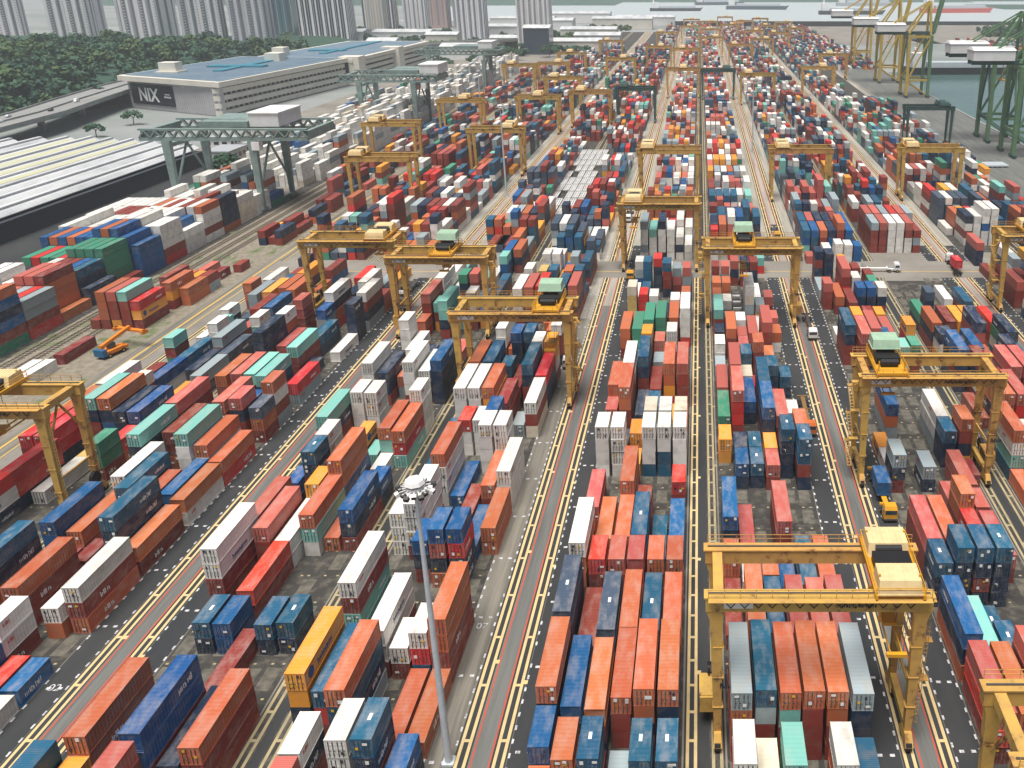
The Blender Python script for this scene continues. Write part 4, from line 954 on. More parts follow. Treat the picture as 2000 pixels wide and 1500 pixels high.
truck(22.9,163,0,plain('orange_cab',(.55,.14,.03),.5),plain('brown_chassis',(.22,.13,.05),.6),'orange cabbed truck with empty brown trailer in the lane right of the crane lane block')
truck(-21.6,262,0,M['deep_yellow'],M['black'],'yellow cabbed truck waiting under the crane beside the crane lane')
truck(82.6,282,rad(180-4),M['white'],M['black'],'white cabbed truck carrying a bright red container on the right hand road')
boxed('B','R',81.38-.2,269.6,1.53,0,'short bright red container riding on the truck of the right hand road')
truck(-86.8,243,0,M['white'],M['steel'],'white truck with empty trailer under the cream-topped left crane')
truck(-31.8,196,rad(2),M['white'],M['galv'],'white truck with grey trailer in the pale lane behind the green-roofed crane')
truck(27.8,306,0,M['deep_yellow'],M['steel'],'yellow cabbed truck on the pale concrete road far beyond the cross road')
truck(-27.4,330,0,M['white'],M['steel'],'white truck on the road left of the central block, beyond the cross road')
truck(64,271,rad(90),M['white'],M['white'],'white truck and trailer turning on the open cross road at right')
truck(29.5,214,rad(0),M['white'],M['steel'],'white truck under the left leg of a crane beside the right road')
# orange reach stacker on the storage strip
t=tag(empty('reach_stacker',(-148.0,203,0),rad(-16)),'orange reach stacker with blue counterweight on the weedy strip','reach stacker')
OR=plain('orange_machine',(.72,.22,.02),.5); BLm=plain('blue_machine',(.02,.12,.26),.5)
MB().box(-1.9,1.9,0,6.2,1.1,2.3).box(-1.6,1.6,6.2,8.0,1.0,1.9).build('body',OR,t)
MB().box(-1.9,1.9,-1.6,0,.9,3.2).build('counterweight',BLm,t)
MB().box(-.9,.9,2.2,4.2,2.3,4.1).build('cab',[M['glass']],t)
MB().hexa([(-.6,-.6,3.2),(.6,-.6,3.2),(.6,.6,3.2),(-.6,.6,3.2)],[(-.6,-.6,4.4),(.6,-.6,4.4),(.6,.6,4.4),(-.6,.6,4.4)]).bar((0,0,3.9),(0,11,6.6),1.0,1.0).build('boom',OR,t)
MB().box(-6,6,10.4,11.8,5.2,5.9).box(-6.1,-5.2,10.0,12.2,4.7,5.9).box(5.2,6.1,10.0,12.2,4.7,5.9).build('spreader',OR,t)
for xx in (-1.7,1.7):
    for yy in (.6,5.6): link('wheel',WHEEL,t,(xx,yy,.8))
t.scale=(.78,.78,.78)
# rows of parked empty trailers
CH=MB().box(-.22,.22,0,12,.95,1.2).box(.55,.75,0,12,.95,1.15).box(-.75,-.55,0,12,.95,1.15)
for y_ in (0,3,6,9,11.7): CH.box(-1.2,1.2,y_,y_+.3,1.15,1.3)
for y_ in (9.2,10.5): CH.tube((-1.2,y_,.52),(1.2,y_,.52),.5,n=10,m=1)
CH.box(-.5,-.35,1.6,1.8,.0,.95).box(.35,.5,1.6,1.8,0,.95)
CH.box(-1.22,1.22,0,.5,1.3,1.5); CH.box(-1.22,1.22,11.5,12,1.3,1.5); CH.box(-1.2,-.95,.5,11.5,1.15,1.32); CH.box(.95,1.2,.5,11.5,1.15,1.32)
CHM=CH.mesh('trailer_chassis',[M['white'],M['rubber']])
for r in range(5):
    for j in range(10):
        if R.random()<.08: continue
        o=link('trailer_chassis',CHM,None,(-61.2+r*2.9,338+j*13.6+R.uniform(-.5,.5),0.02),rad(R.uniform(-.5,.5)))
        tag(o,'pale grey empty container trailer parked in the rows before the far crane','trailer','empty trailers parked in rows')
# dark flat racks piled in the block beside the crane lane
FR=MB().box(0,2.44,0,12,0,.5).box(0,2.44,0,.25,.5,1.3).box(0,2.44,11.75,12,.5,1.3)
FRM=MB()
for j in range(5): FRM.box(0,.2,0,0.1,0,.1)
fm=MB(); fm.box(0,2.3,0,.55,0,.5,0); fm.box(.02,2.28,.55,2.2,0,.32,1)
FMM=fm.mesh('flat_rack',[M['white'],M['black']])
for i in range(10):
    x=9.6+ (i%2)*5.8; y=226.5+(i//2)*5.2
    if i%2 and i//2 in (0,1): continue
    tag(link('flat_rack',FMM,None,(x,y,.02)),'white ended black flat rack lying on the ground beside the crane lane block','flat rack','flat racks between the stacks')

# ------------------------------------------------------------------ the warehouse with the sign
def seg_wall(mb,a,b,z0,z1,m=0,off=0.0):
    a=np.array(a,float); b=np.array(b,float); d=(b-a)/np.linalg.norm(b-a); n=np.array((d[1],-d[0]))*off
    mb.quad([(a[0]+n[0],a[1]+n[1],z0),(b[0]+n[0],b[1]+n[1],z0),(b[0]+n[0],b[1]+n[1],z1),(a[0]+n[0],a[1]+n[1],z1)],m)
def prism(mb,pts,z0,z1,m=0):
    n=len(pts); k=len(mb.v); mb.v+=[(x,y,z0) for x,y in pts]+[(x,y,z1) for x,y in pts]
    for i in range(n):
        j=(i+1)%n; mb.f.append((k+i,k+j,k+n+j,k+n+i)); mb.m.append(m)
    mb.f.append(tuple(range(k+n,k+2*n))); mb.m.append(m); mb.f.append(tuple(reversed(range(k,k+n)))); mb.m.append(m)
def inset(pts,d):
    c=np.mean(pts,axis=0); return [tuple(np.array(p)+(c-np.array(p))/np.linalg.norm(c-np.array(p))*d) for p in pts]
WA=np.array((-318.,598.)); WB=np.array((-300.,772.)); WC=np.array((-392.,790.)); WD=np.array((-404.,642.))
t=tag(empty('warehouse',(0,0,0)),'long cream warehouse with blue roof, open parking decks and black sign','warehouse')
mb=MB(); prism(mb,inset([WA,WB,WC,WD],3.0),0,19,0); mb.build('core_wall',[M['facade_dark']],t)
for i in range(4):           # deck parapets along the right side
    z=.3+i*4.9
    mb=MB(); a=WA; b=WB; d=(b-a)/np.linalg.norm(b-a); n=np.array((d[1],-d[0]))
    q=[a+n*.6,b+n*.6,b-n*4,a-n*4]
    prism(mb,q,z,z+3.1,0)
    mb.build('deck_parapet',[M['facade']],t)
mb=MB()
for i in range(29):
    p=WA+(WB-WA)*(i+.5)/29
    mb.box(p[0]-1.0,p[0]-.2,p[1]-.35,p[1]+.35,0,19)
mb.build('deck_column',[M['facade']],t)
mb=MB(); dd=(WA-WD)/np.linalg.norm(WA-WD); nn=np.array((dd[1],-dd[0]))
prism(mb,[WD,WA,WA-nn*4,WD-nn*4],0,19.2,0)
L_=np.linalg.norm(WA-WD)
for i in range(45):
    p=WD+(WA-WD)*(.01+.98*i/44); q=p+dd*.5
    prism(mb,[tuple(p+nn*.25),tuple(q+nn*.25),tuple(q-nn*.05),tuple(p-nn*.05)],.5,17.5,0)
mb.build('ribbed_wall',[M['panel']],t)
rf=MB(); out=[WA+np.array((3,-3)),WB+np.array((3,2)),WC+np.array((-3,2)),WD+np.array((-4,-4))]
prism(rf,[tuple(p) for p in out],19.2,22.6,0); roof=rf.build('roof_parapet',[M['facade']],t)
mb=MB(); prism(mb,inset(out,5),22.6,22.9,0); 
rs=mb.build('roof_sheet',[M['roof_blue']],t)
mb=MB()
for i in range(40):
    a=np.array(out[0])+(np.array(out[1])-np.array(out[0]))*(i+.7)/41; b=np.array(out[3])+(np.array(out[2])-np.array(out[3]))*(i+.7)/41
    a=a+(b-a)*.06; b=a+(b-a)*.92
    mb.bar((a[0],a[1],22.95),(b[0],b[1],22.95),.25,.12)
mb.build('roof_seam',[M['roof_blue']],t)
mb=MB(); c0=np.mean(out,axis=0)
mb.box(-372,-330,690,700,22.9,24.3,0); mb.box(-352,-345,660,770,22.9,23.9,0); mb.build('roof_light',[M['roof_teal']],t)
MB().box(-386,-374,652,662,22.9,30).box(-388,-372,650,664,22.9,24).build('stair_tower',[M['facade']],t)
MB().box(-352,-340,742,756,22.9,29).build('stair_tower',[M['facade']],t)
# sign on the angled front wall
ang=math.atan2(dd[1],dd[0])
sg=link('sign_board',MB().box(0,46,-.5,0,0,14.0).mesh('sign_board',M['sign_black']),t,(*(WD+dd*4+nn*.4),3.4),ang)
me=text_mesh('NIX',12.5,.35); me.materials.append(M['sticker'])
q=link('lettering',me,sg,(19,-.56,2.6)); q.rotation_euler=(rad(90),0,0)
w2=link('lettering',MB().box(0,7.5,0,.05,0,1.1).box(1,6.5,0,.05,2.0,2.8).mesh('small_sign_lines',M['galv']),sg,(36,-.6,5.6))
# second wing, stepping on behind the first
t=tag(empty('warehouse',(0,0,0)),'farther cream warehouse wing with blue roof and stair towers, beside white stacks','warehouse')
VA=np.array((-296.,776.)); VB=np.array((-292.,985.)); VC=np.array((-372.,985.)); VD=np.array((-384.,794.))
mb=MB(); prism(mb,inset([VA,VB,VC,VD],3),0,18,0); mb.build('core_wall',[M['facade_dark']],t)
for i in range(4):
    z=.3+i*4.7; mb=MB(); d=(VB-VA)/np.linalg.norm(VB-VA); n=np.array((d[1],-d[0])); prism(mb,[VA+n*.6,VB+n*.6,VB-n*4,VA-n*4],z,z+3.0,0); mb.build('deck_parapet',[M['facade']],t)
mb=MB(); prism(mb,[VA+np.array((3,-3)),VB+np.array((3,3)),VC+np.array((-3,3)),VD+np.array((-3,-3))],18.6,21.6,0); mb.build('roof_parapet',[M['facade']],t)
mb=MB(); prism(mb,inset([VA,VB,VC,VD],4),21.6,21.9,0); mb.build('roof_sheet',[M['roof_blue']],t)
MB().box(-362,-330,850,862,21.9,23.2).box(-340,-334,820,970,21.9,22.9).build('roof_light',[M['roof_teal']],t)
for y in (774,880): MB().box(-305,-288,y,y+16,0,23.5).box(-302,-297,y-.2,y,4,20,1).build('stair_tower',[M['facade'],M['facade_dark']],t)
MB().box(-372,-362,800,812,21.9,29).build('stair_tower',[M['facade']],t)

# ------------------------------------------------------------------ white roofed sheds on the left
SHL=['nearest the container stacks','second from the container stacks','third from the container stacks','fourth from the container stacks','fifth from the container stacks','in the middle of the row','fifth from the motorway','fourth from the motorway','third from the motorway','second from the motorway','nearest the motorway']
for i in range(11):
    x1=-246-i*12.6; x0=x1-12.3; y0=230; y1=[440,446,450,455,458,462,462,460,456,450,446][i]
    t=tag(empty('storage_shed',(x0,y0,0)),'long white ribbed shed roof, '+SHL[i],'shed','parallel white roofed sheds')
    W_=12.3; l=y1-y0
    MB().box(.3,W_-.3,.3,l-.3,0,7.0).build('wall',M['shed_dark'],t)
    rm=MB()
    for a,b,za,zb in ((2.3,W_*.34,7.9,9.2),(W_*.34,W_*.5,9.2,9.8),(W_*.5,W_*.66,9.8,9.2),(W_*.66,W_-2.3,9.2,7.9)):
        rm.hexa([(a,-.6,za),(b,-.6,zb),(b,l+.6,zb),(a,l+.6,za)],[(a,-.6,za+.3),(b,-.6,zb+.3),(b,l+.6,zb+.3),(a,l+.6,za+.3)])
    n=int(l/2.4)
    for k in range(n):
        y=k*l/n
        rm.bar((2.3,y,8.23),(W_*.34,y,9.53),.12); rm.bar((W_*.66,y,9.53),(W_-2.3,y,8.23),.12)
    rm.build('roof',M['shed_white'],t)
    MB().box(W_*.42,W_*.58,0,l,10.0,10.7).build('ridge_vent',M['shed_white'],t)
    MB().box(W_-.85,W_+.3,-.6,l+.6,6.6,7.2).build('gutter',M['shed_dark'],t)
    if i in (3,4,5,6):
        MB().hexa([(W_*.70,2,9.2),(W_*.78,2,8.5),(W_*.78,l-2,8.5),(W_*.70,l-2,9.2)],[(W_*.70,2,9.45),(W_*.78,2,8.62),(W_*.78,l-2,8.62),(W_*.70,l-2,9.45)]).build('skylight_strip',M['skylight'],t)
    if i<2:
        for k in range(3): MB().box(1.5+k*3.4,4+k*3.4,-.05,.3,.5,5).build('door',M['facade_dark'],t)
def house(x0,y0,w_,d_,h,lb,floors=3,m='white'):
    t=tag(empty('white_building',(x0,y0,0)),lb,'building')
    MB().box(0,w_,0,d_,0,h).build('wall',M[m],t)
    MB().box(-.4,w_+.4,-.4,d_+.4,h,h+.6).build('roof',M['tower_grey'],t)
    for f in range(floors):
        z=1.0+f*h/floors
        mb=MB(); n=max(2,int(w_/4))
        for i in range(n): mb.box(.8+i*(w_-1)/n,.8+i*(w_-1)/n+(w_-1)/n*.6,-.06,.02,z,z+h/floors*.45)
        n2=max(2,int(d_/4))
        for i in range(n2): mb.box(w_-.02,w_+.06,.8+i*(d_-1)/n2,.8+i*(d_-1)/n2+(d_-1)/n2*.6,z,z+h/floors*.45)
        mb.build('window_row',M['glass'],t)
house(-372,395,22,30,15,'white three storey office block at the left edge beside the sheds',3)
house(-233,452,18,24,8,'small white building behind the sheds by the green crane',2)
house(-262,470,14,12,7,'small white hut left of the green crane legs',2)
house(-238,425,12,18,9,'small pale building between the sheds and the stacks',2,'facade')
house(-230,506,30,26,8,'low white store behind the green rail crane',2)

# ------------------------------------------------------------------ elevated motorway
def ribbon(mb,pts,w0,w1,z,th,m=0,zs=None):
    P=[np.array(p,float) for p in pts]
    for i in range(len(P)-1):
        a,b=P[i],P[i+1]
        def nrm(k):
            d=P[min(k+1,len(P)-1)]-P[max(k-1,0)]; d/=np.linalg.norm(d); return np.array((d[1],-d[0]))
        na,nb=nrm(i),nrm(i+1)
        q=[a+na*w0,a+na*w1,b+nb*w1,b+nb*w0]
        za=zs[i] if zs else z; zb=zs[i+1] if zs else z
        zz=[za,za,zb,zb]
        lo=[(p[0],p[1],k-th) for p,k in zip(q,zz)]; hi=[(p[0],p[1],k) for p,k in zip(q,zz)]
        if (q[1][0]-q[0][0])*(q[2][1]-q[0][1])-(q[1][1]-q[0][1])*(q[2][0]-q[0][0])<0: lo=lo[::-1]; hi=hi[::-1]
        mb.hexa(lo,hi,m)
VP=[(-388,300),(-387,400),(-390,480),(-397,540),(-412,600),(-430,680),(-440,780),(-420,900),(-372,1010),(-300,1110),(-225,1190)]
t=tag(empty('elevated_motorway',(0,0,0)),'grey elevated motorway curving behind the warehouse on the left','motorway')
mb=MB(); ribbon(mb,VP,-15,15,11.0,1.6); mb.build('deck',M['viaduct'],t)
mb=MB(); ribbon(mb,VP,-14.2,-.8,11.06,.05); ribbon(mb,VP,.8,14.2,11.06,.05); mb.build('carriageway',M['road_far'],t)
mb=MB(); ribbon(mb,VP,-15.1,-14.5,12.2,1.3); ribbon(mb,VP,14.5,15.1,12.2,1.3); ribbon(mb,VP,-.4,.4,12.0,1.0); mb.build('parapet',M['viaduct'],t)
for i in range(1,len(VP)-1):
    x,y=VP[i]; m=MB(); m.box(x-1.6,x+1.6,y-1.2,y+1.2,0,7.8); m.hexa([(x-1.6,y-1.2,7.8),(x+1.6,y-1.2,7.8),(x+1.6,y+1.2,7.8),(x-1.6,y+1.2,7.8)],[(x-9,y-1.3,9.4),(x+9,y-1.3,9.4),(x+9,y+1.3,9.4),(x-9,y+1.3,9.4)]); m.build('pier',M['viaduct'],t)
def car(x,y,z,rz,m,lb,van=False):
    t=tag(empty('car',(x,y,z),rz),lb,'car','cars on the elevated motorway')
    h=2.3 if van else 1.5; l=6.5 if van else 4.4
    MB().hexa([(-.9,0,.3),(.9,0,.3),(.9,l,.3),(-.9,l,.3)],[(-.88,.05,.9),(.88,.05,.9),(.88,l-.05,.9),(-.88,l-.05,.9)]).hexa([(-.85,.9,.9),(.85,.9,.9),(.85,l-.7,.9),(-.85,l-.7,.9)],[(-.7,1.5,h),(.7,1.5,h),(.7,l-1.1,h),(-.7,l-1.1,h)]).build('body',m,t)
    for xx in (-.8,.8):
        for yy in (.9,l-.9): link('wheel',WHEEL,t,(xx,yy,.34)).scale=(.3,.44,.44)
for x,y,rz,mm,lb,v in ((-382,470,0,'black','dark van on the motorway near the left edge',True),(-392,500,rad(5),'white','white car behind the dark van on the motorway',False),(-394,545,rad(14),'black','dark car on the motorway halfway to the warehouse',False),(-402,520,rad(8),'galv','silver car in the far motorway lanes',False),(-405,585,rad(14),'white','white van on the motorway close to the warehouse',True),(-398,440,0,'letter_red','red car in the far motorway lanes at the left',False)):
    car(x,y,11.08,rz,M[mm],lb,v)

# ------------------------------------------------------------------ hill, woods and trees
def hill_h(x,y):
    a=min(1,max(0,(-x-425+ (y-560)*.10)/130)); return 15*a*a*(3-2*a)*min(1,max(0,(y-330)/160))
mb=MB(); nx,ny=26,26
gx=[-425-i*24 for i in range(nx)]; gy=[330+j*34 for j in range(ny)]
for i,x in enumerate(gx):
    for y in gy: mb.v.append((x,y,hill_h(x,y)-.2))
for i in range(nx-1):
    for j in range(ny-1):
        mb.f.append((i*ny+j,i*ny+j+1,(i+1)*ny+j+1,(i+1)*ny+j)); mb.m.append(0)
struct('hill',mb,M['leaf2'])
def clumps(centres,name,per=110,leaf=1.5,mats=None):
    """leaf-sized faces scattered through crown volumes"""
    V=[];F=[];I=[]; rng=np.random.default_rng(5)
    allv=[];cnt=0;mi=[]
    for ci,(cx,cy,cz,rx,rz_) in enumerate(centres):
        n=int(per*rx*rx/16)+30
        lob=rng.normal(size=(6,3))*np.array((.55,.55,.4)); which=rng.integers(0,6,n)
        d=rng.normal(size=(n,3)); d/=np.linalg.norm(d,axis=1)[:,None]
        p=(lob[which]+d*rng.uniform(.25,.62,(n,1)))*np.array((rx,rx,rz_))+np.array((cx,cy,cz))
        s=leaf*rng.uniform(.6,1.3,(n,1)); nrm=d+np.array((0,0,.55))+rng.normal(size=(n,3))*.5; nrm/=np.linalg.norm(nrm,axis=1)[:,None]
        a=np.cross(nrm,rng.normal(size=(n,3))); a/=np.linalg.norm(a,axis=1)[:,None]; b=np.cross(nrm,a)
        q=np.stack([p-a*s-b*s*.6,p+a*s-b*s*.6,p+a*s*.7+b*s*.7,p-a*s*.7+b*s*.7],1)
        allv.append(q.reshape(-1,3)); mi+= [(0,0,1,2,1,0,2)[ci%7]]*n; cnt+=n
    vv=np.concatenate(allv); me=bpy.data.meshes.new(name); me.from_pydata(vv.tolist(),[],np.arange(len(vv)).reshape(-1,4).tolist())
    for m in (mats or [M['leaf'],M['leaf2'],M['leaf3']]): me.materials.append(m)
    me.polygons.foreach_set('material_index',mi); me.update(); return me
cs=[]
for i in range(1700):
    y=R.uniform(400,1020); x=R.uniform(-432-(y-560)*-.10,-1010)
    if x>-436: continue
    if y>700 and x<-780: continue
    r=R.choice((2.8,3.6,4.4,5.5,6.5,8.2)); cs.append((x,y,hill_h(x,y)+r*.6+R.uniform(0,5),r,r*R.uniform(.7,1.1)))
for y in range(400,760,8):
    x=-428-(0 if y<560 else (y-560)*.12)+R.uniform(-3,2); cs.append((x,y,4+R.uniform(0,3),R.uniform(3,5),3.4))
tag(link('hillside_wood',clumps(cs,'hillside_wood',75,1.5)),'dense dark green wood covering the hill behind the motorway','wood',None,'stuff')
def tree(x,y,h,r,lb,z=0):
    t=tag(empty('tree',(x,y,z)),lb,'tree','single trees')
    m=MB(); m.tube((0,0,0),(.2,.1,h*.55),.32,.2,8)
    for k in range(5):
        a=k*1.26; m.tube((.2,.1,h*(.4+.03*k)),(math.cos(a)*r*.6,math.sin(a)*r*.6,h*.72),.14,.05,6)
    m.build('trunk',M['trunk'],t)
    link('crown',clumps([(0,0,h*.74,r,h*.30)],'crown',150,.8),t)
for x,y,h,r,lb in ((-217,402,12,6,'leafy dark tree between the legs of the big green crane'),(-224,418,10,5,'round tree left of the green crane legs'),(-196,424,10,4.5,'tree right of the green crane behind white stacks'),(-262,520,9,4.5,'small tree at the warehouse corner'),(-285,548,9,4,'tree below the black sign'),
    (-352,520,8,4,'tree in front of the motorway pier'),(-357,565,9,4.5,'bushy tree by the second motorway pier'),(-250,890,14,8,'broad tree beside the far warehouse wing'),(-225,930,13,8,'broad tree right of the far warehouse wing'),(-205,1000,15,9,'large tree left of the right white tower'),(-170,1040,14,8,'large tree at the foot of the right white tower'),(-232,1060,14,8,'large tree between the two white towers'),(-262,1120,15,9,'large tree behind the motorway curve'),(-140,1060,12,7,'tree right of the right white tower')):
    tree(x,y,h,r,lb)
cs=[]
for i in range(260):
    y=R.uniform(1020,1500); x=R.uniform(-620,-120); cs.append((x,y,R.uniform(3,7),R.uniform(4,8),4.5))
for i in range(120): cs.append((R.uniform(430,900),R.uniform(1350,1500),R.uniform(4,9),R.uniform(6,12),7))
for i in range(60): cs.append((R.uniform(-470,-395),R.uniform(940,1010),R.uniform(4,9),R.uniform(5,8),6))
for i in range(40): cs.append((R.uniform(-600,-430),R.uniform(985,1030),R.uniform(8,16),R.uniform(5,8),7))
tag(link('distant_trees',clumps(cs,'distant_trees',50,2.2)),'belts of distant green trees among the far buildings','trees',None,'stuff')

# ------------------------------------------------------------------ tower blocks
def tower(x,y,w_,d_,h,wall,band,lb,nb=4,style='slab',rz=0):
    t=tag(empty('tower_block',(x,y,0),rz),lb,'tower block','tower blocks behind the port')
    mb=MB(); mb.box(-w_/2,w_/2,0,d_,0,h); mb.build('wall',M[wall],t)
    mb=MB(); p=w_/nb
    for i in range(nb):
        x0=-w_/2+i*p+p*.33
        mb.box(x0,x0+p*(.26 if i%2 else .42),-.05,.4,4,h-2)
    n2=max(1,int(d_/p))
    for i in range(n2):
        y0=i*d_/n2+d_/n2*.3; mb.box(w_/2-.4,w_/2+.05,y0,y0+d_/n2*.34,4,h-2); mb.box(-w_/2-.05,-w_/2+.4,y0,y0+d_/n2*.34,4,h-2)
    mb.build('facade_band',M[band],t)
    mb=MB()
    if style=='balcony':
        nf=int(h/3.1)
        for f in range(1,nf):
            z=f*3.1
            for i in range(nb):
                x0=-w_/2+i*p+p*.36
                if i%2==0: mb.box(x0,x0+p*.16,-.9,-.06,z,z+1.2)
        mb.build('balcony',M[wall],t); mb=MB()
        for f in range(1,nf):
            for i in range(nb):
                x0=-w_/2+i*p+p*.84; mb.box(x0,x0+p*.1,-.04,.1,f*3.1,f*3.1+1.3)
        mb.build('window_row',M[band],t); mb=MB()
        for i in range(nb):
            x0=-w_/2+i*p; mb.box(x0+p*.02,x0+p*.31,-2.6-(i%2)*1.6,-.06,0,h+(i%3)*5)
        mb.build('wing_wall',M[wall],t)
    else:
        for i in range(nb+1):
            x0=-w_/2+i*p; mb.box(x0-.35,x0+.35,-.8,-.06,0,h)
        mb.build('mullion',M['tower_grey'] if wall!='tower_white' else M[wall],t)
    MB().box(-w_*.3,w_*.3,d_*.2,d_*.8,h,h+4).build('roof_house',M[wall],t)
B_='balcony'
TW=[(-975,1240,46,26,'tower_white','tower_shade','white apartment tower, farthest left',4,B_),(-915,1190,44,26,'tower_white','tower_shade','white apartment tower, second from left',4,B_),(-850,1215,48,26,'tower_white','tower_shade','white apartment tower, third from left',4,B_),(-795,1170,44,26,'tower_white','tower_shade','white apartment tower, right one of the left group',4,B_),(-745,1240,40,26,'tower_white','tower_shade','white apartment tower above the gap in the trees',4,B_),
    (-684,1080,42,26,'tower_white','tower_shade','white apartment tower with trees at its foot, left one of the middle group',4,B_),(-632,1050,42,26,'tower_white','tower_shade','white apartment tower second in the middle group',4,B_),(-583,1060,42,26,'tower_white','tower_shade','white apartment tower third in the middle group',4,B_),(-534,1045,40,26,'tower_white','tower_shade','white apartment tower at right of the middle group beside the teal glass block',4,B_),
    (-636,1370,70,40,'tower_teal','tower_navy','wide teal glass office tower behind the green trees',7,'slab'),(-500,1210,64,36,'tower_navy','tower_white','dark tower with white vertical stripes behind the warehouse',9,'slab'),(-482,1330,24,28,'tower_cream','tower_grey','narrow cream tower right of the striped one',3,'slab'),(-510,1480,48,30,'tower_navy','tower_white','dark and white striped block right of the cream tower',6,'slab')]
for i,(x,y,w_,d_,wl,bd,lb,nb,st) in enumerate(TW): tower(x,y+(i%3)*26,w_,d_,150,('tower_white','tower_white','tower_lilac')[i%3] if wl=='tower_white' else wl,bd,lb,nb,st,rz=(.0,.32,-.12,.22)[i%4] if st==B_ else .1)
for x,y,w_,d_,h,wl,bd,lb,nb,st in ((-450,1470,34,26,68,'tower_white','tower_shade','shorter white block with stepped top right of the striped towers',5,'slab'),(-470,1620,60,30,120,'tower_pink','tower_shade','pink tower behind the white stepped block',6,'slab'),(-408,1600,30,26,130,'tower_grey','tower_shade','grey tower between pink tower and white towers',4,'slab'),(-368,1500,32,30,130,'tower_navy','tower_grey','dark grey tower just left of the white towers',4,'slab'),(-312,1265,37,26,140,'tower_white','tower_shade','left one of two slim white towers by the port',5,B_),(-206,1150,40,26,140,'tower_white','tower_grey','right one of two slim white towers by the port',6,B_)):
    tower(x,y,w_,d_,h,wl,bd,lb,nb,st)
i=0
for x,y,w_,d_,h,m in ((-262,1010,46,30,14,'white'),(-190,1075,30,30,30,'tower_navy'),(-238,1180,60,26,12,'white'),(-150,1120,60,34,12,'facade'),(-135,1215,60,40,13,'white'),(-420,1300,80,40,12,'white'),(-500,1290,60,40,13,'white'),(-330,1180,40,26,16,'facade'),(-280,1330,60,30,18,'white'),(-160,1330,80,40,14,'facade'),(-310,1620,110,40,16,'white'),(-100,1680,110,40,15,'white'),(-240,1460,80,40,20,'white'),(-130,1560,100,40,18,'facade'),(-230,1760,120,44,18,'white'),(-380,1100,34,24,14,'white')):
    i+=1
    t=tag(empty('port_building',(x,y,0)),f"{['long white','navy glass','low white','cream','pale','white roofed','wide white','small cream','plain white','cream','long pale','wide pale','white','cream','large white','small white'][i-1]} port building, {ORD[i-1]} of the hazy far sheds counted from the front",'building','hazy port buildings')
    MB().box(-w_/2,w_/2,0,d_,0,h).build('wall',M[m],t)
    rm=MB(); rm.hexa([(-w_/2-1,-1,h),(w_/2+1,-1,h),(w_/2+1,d_+1,h),(-w_/2-1,d_+1,h)],[(-w_/2-1,d_*.4,h+3),(w_/2+1,d_*.4,h+3),(w_/2+1,d_*.6,h+3),(-w_/2-1,d_*.6,h+3)]); rm.build('roof',M['shed_white'],t)
# far terminal across the basin, ships and islands
cs=[]
for r in range(46):
    for j in range(26):
        if R.random()<.7:
            for k in range(R.randint(1,3)): cs.append(dict(x=345+r*3.1+(r//6)*9,y=905+13.2*j,tier=k+1,L='A',col=pick(MIX)))
bulk(cs)
bpy.data.objects[-1] if False else None
struct('far_quay',MB().box(330,1200,885,1700,-1.2,-.02),M['ground'])
for x,y,w_,d_,h in ((520,1330,90,40,16),(640,1360,120,40,18),(800,1340,100,40,16)):
    tag(MB().box(x,x+w_,y,y+d_,0,h).hexa([(x-1,y-1,h),(x+w_+1,y-1,h),(x+w_+1,y+d_+1,h),(x-1,y+d_+1,h)],[(x-1,y+d_*.4,h+4),(x+w_+1,y+d_*.4,h+4),(x+w_+1,y+d_*.6,h+4),(x-1,y+d_*.6,h+4)]).build('port_shed',M['white']),f"pale shed on the far quay across the basin, {['left','middle','right'][[520,640,800].index(x)]} one of three",'shed','sheds across the basin')
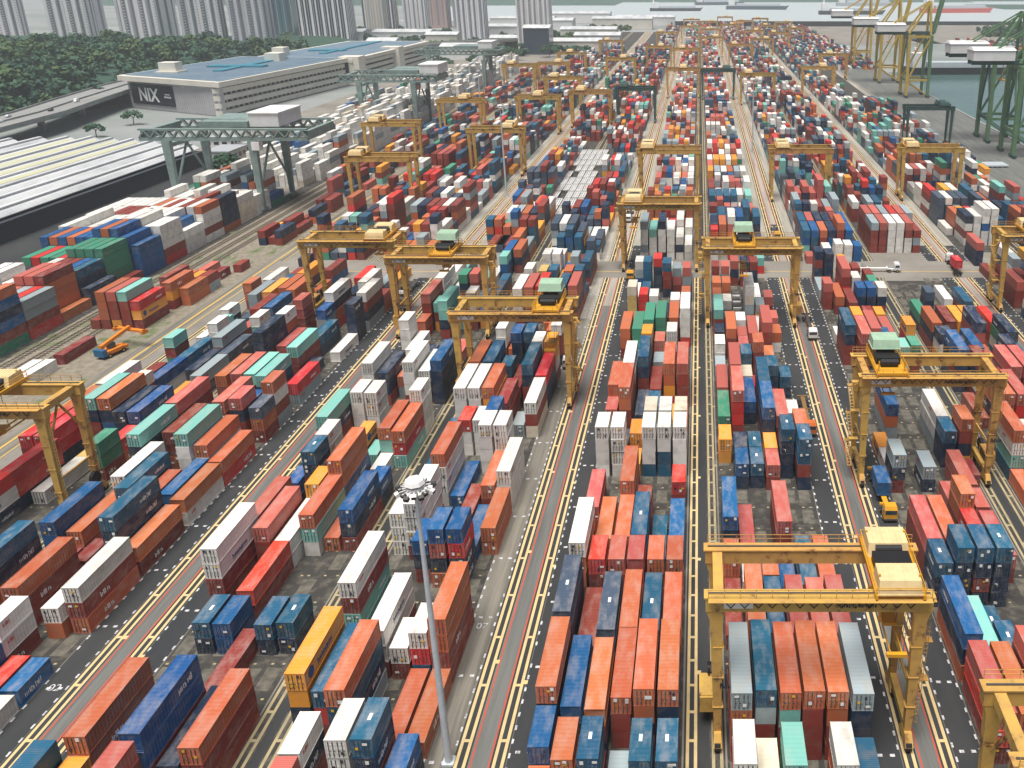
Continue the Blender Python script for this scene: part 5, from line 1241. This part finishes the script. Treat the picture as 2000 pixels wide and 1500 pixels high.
def ship(x,y,L,rz,hull,lb):
    t=tag(empty('ship',(x,y,-1),rz),lb,'ship','ships at sea')
    w_=L*.15
    MB().hexa([(-L/2,-w_/2,0),(L*.42,-w_/2,0),(L*.42,w_/2,0),(-L/2,w_/2,0)],[(-L/2,-w_/2,L*.06),(L*.46,-w_/2,L*.06),(L*.46,w_/2,L*.06),(-L/2,w_/2,L*.06)]).hexa([(L*.42,-w_/2,0),(L*.47,-.1,0),(L*.47,.1,0),(L*.42,w_/2,0)],[(L*.46,-w_/2,L*.06),(L*.53,-.1,L*.07),(L*.53,.1,L*.07),(L*.46,w_/2,L*.06)]).build('hull',hull,t)
    MB().box(-L*.46,-L*.36,-w_*.4,w_*.4,L*.06,L*.17).tube((-L*.43,0,L*.17),(-L*.43,0,L*.21),L*.015).build('bridge',M['white'],t)
    MB().box(-L*.33,L*.38,-w_*.42,w_*.42,L*.06,L*.10).build('cargo',M['galv'],t)
for x,y,L,rz,h,lb in ((350,2150,150,0,'black','dark ship at anchor, nearest in the pale strait'),(620,2250,180,rad(10),'letter_red','red hulled ship at anchor right in the strait'),(150,2450,160,rad(-8),'tower_navy','navy ship at anchor left in the strait'),(-60,2350,130,rad(5),'black','small dark ship at the left end of the strait'),(480,2700,170,0,'tower_grey','grey ship far out in the strait'),(60,2800,150,rad(12),'tower_navy','farthest ship in the strait'),(255,868,120,rad(2),'black','dark ship moored at the end of the basin')):
    ship(x,y,L,rz,M[h],lb)
mb=MB()
for k,(x0,x1,yy,hh) in enumerate(((-1900,-250,2750,40),(-700,900,3050,26),(300,2600,3150,34),(800,1900,2450,14))):
    n=40
    for i in range(n):
        xa=x0+(x1-x0)*i/n; xb=x0+(x1-x0)*(i+1)/n
        def hz(u): return hh*math.sin(math.pi*min(1,max(0,u)))**.6*(.7+.3*math.sin(u*23+k))+.3
        ha,hb=hz(i/n),hz((i+1)/n)
        mb.quad([(xa,yy,-.2),(xb,yy,-.2),(xb,yy+120,hb),(xa,yy+120,ha)]); mb.quad([(xa,yy+120,ha),(xb,yy+120,hb),(xb,yy+400,-.2),(xa,yy+400,-.2)])
struct('far_island',mb,M['leaf2'])

# ------------------------------------------------------------------ air
def haze(density):
    mb=MB(); mb.box(-3200,3200,-350,3700,-3.5,190)
    m=bpy.data.materials.new('haze_air'); m.use_nodes=True; nt=m.node_tree
    for n in list(nt.nodes): nt.nodes.remove(n)
    o=nt.nodes.new('ShaderNodeOutputMaterial'); v=nt.nodes.new('ShaderNodeVolumePrincipled')
    v.inputs['Color'].default_value=(.86,.94,.98,1); v.inputs['Density'].default_value=density; v.inputs['Anisotropy'].default_value=.2
    nt.links.new(v.outputs[0],o.inputs['Volume'])
    tag(mb.build('haze',m),None,None,None,'stuff')
haze(.00014)
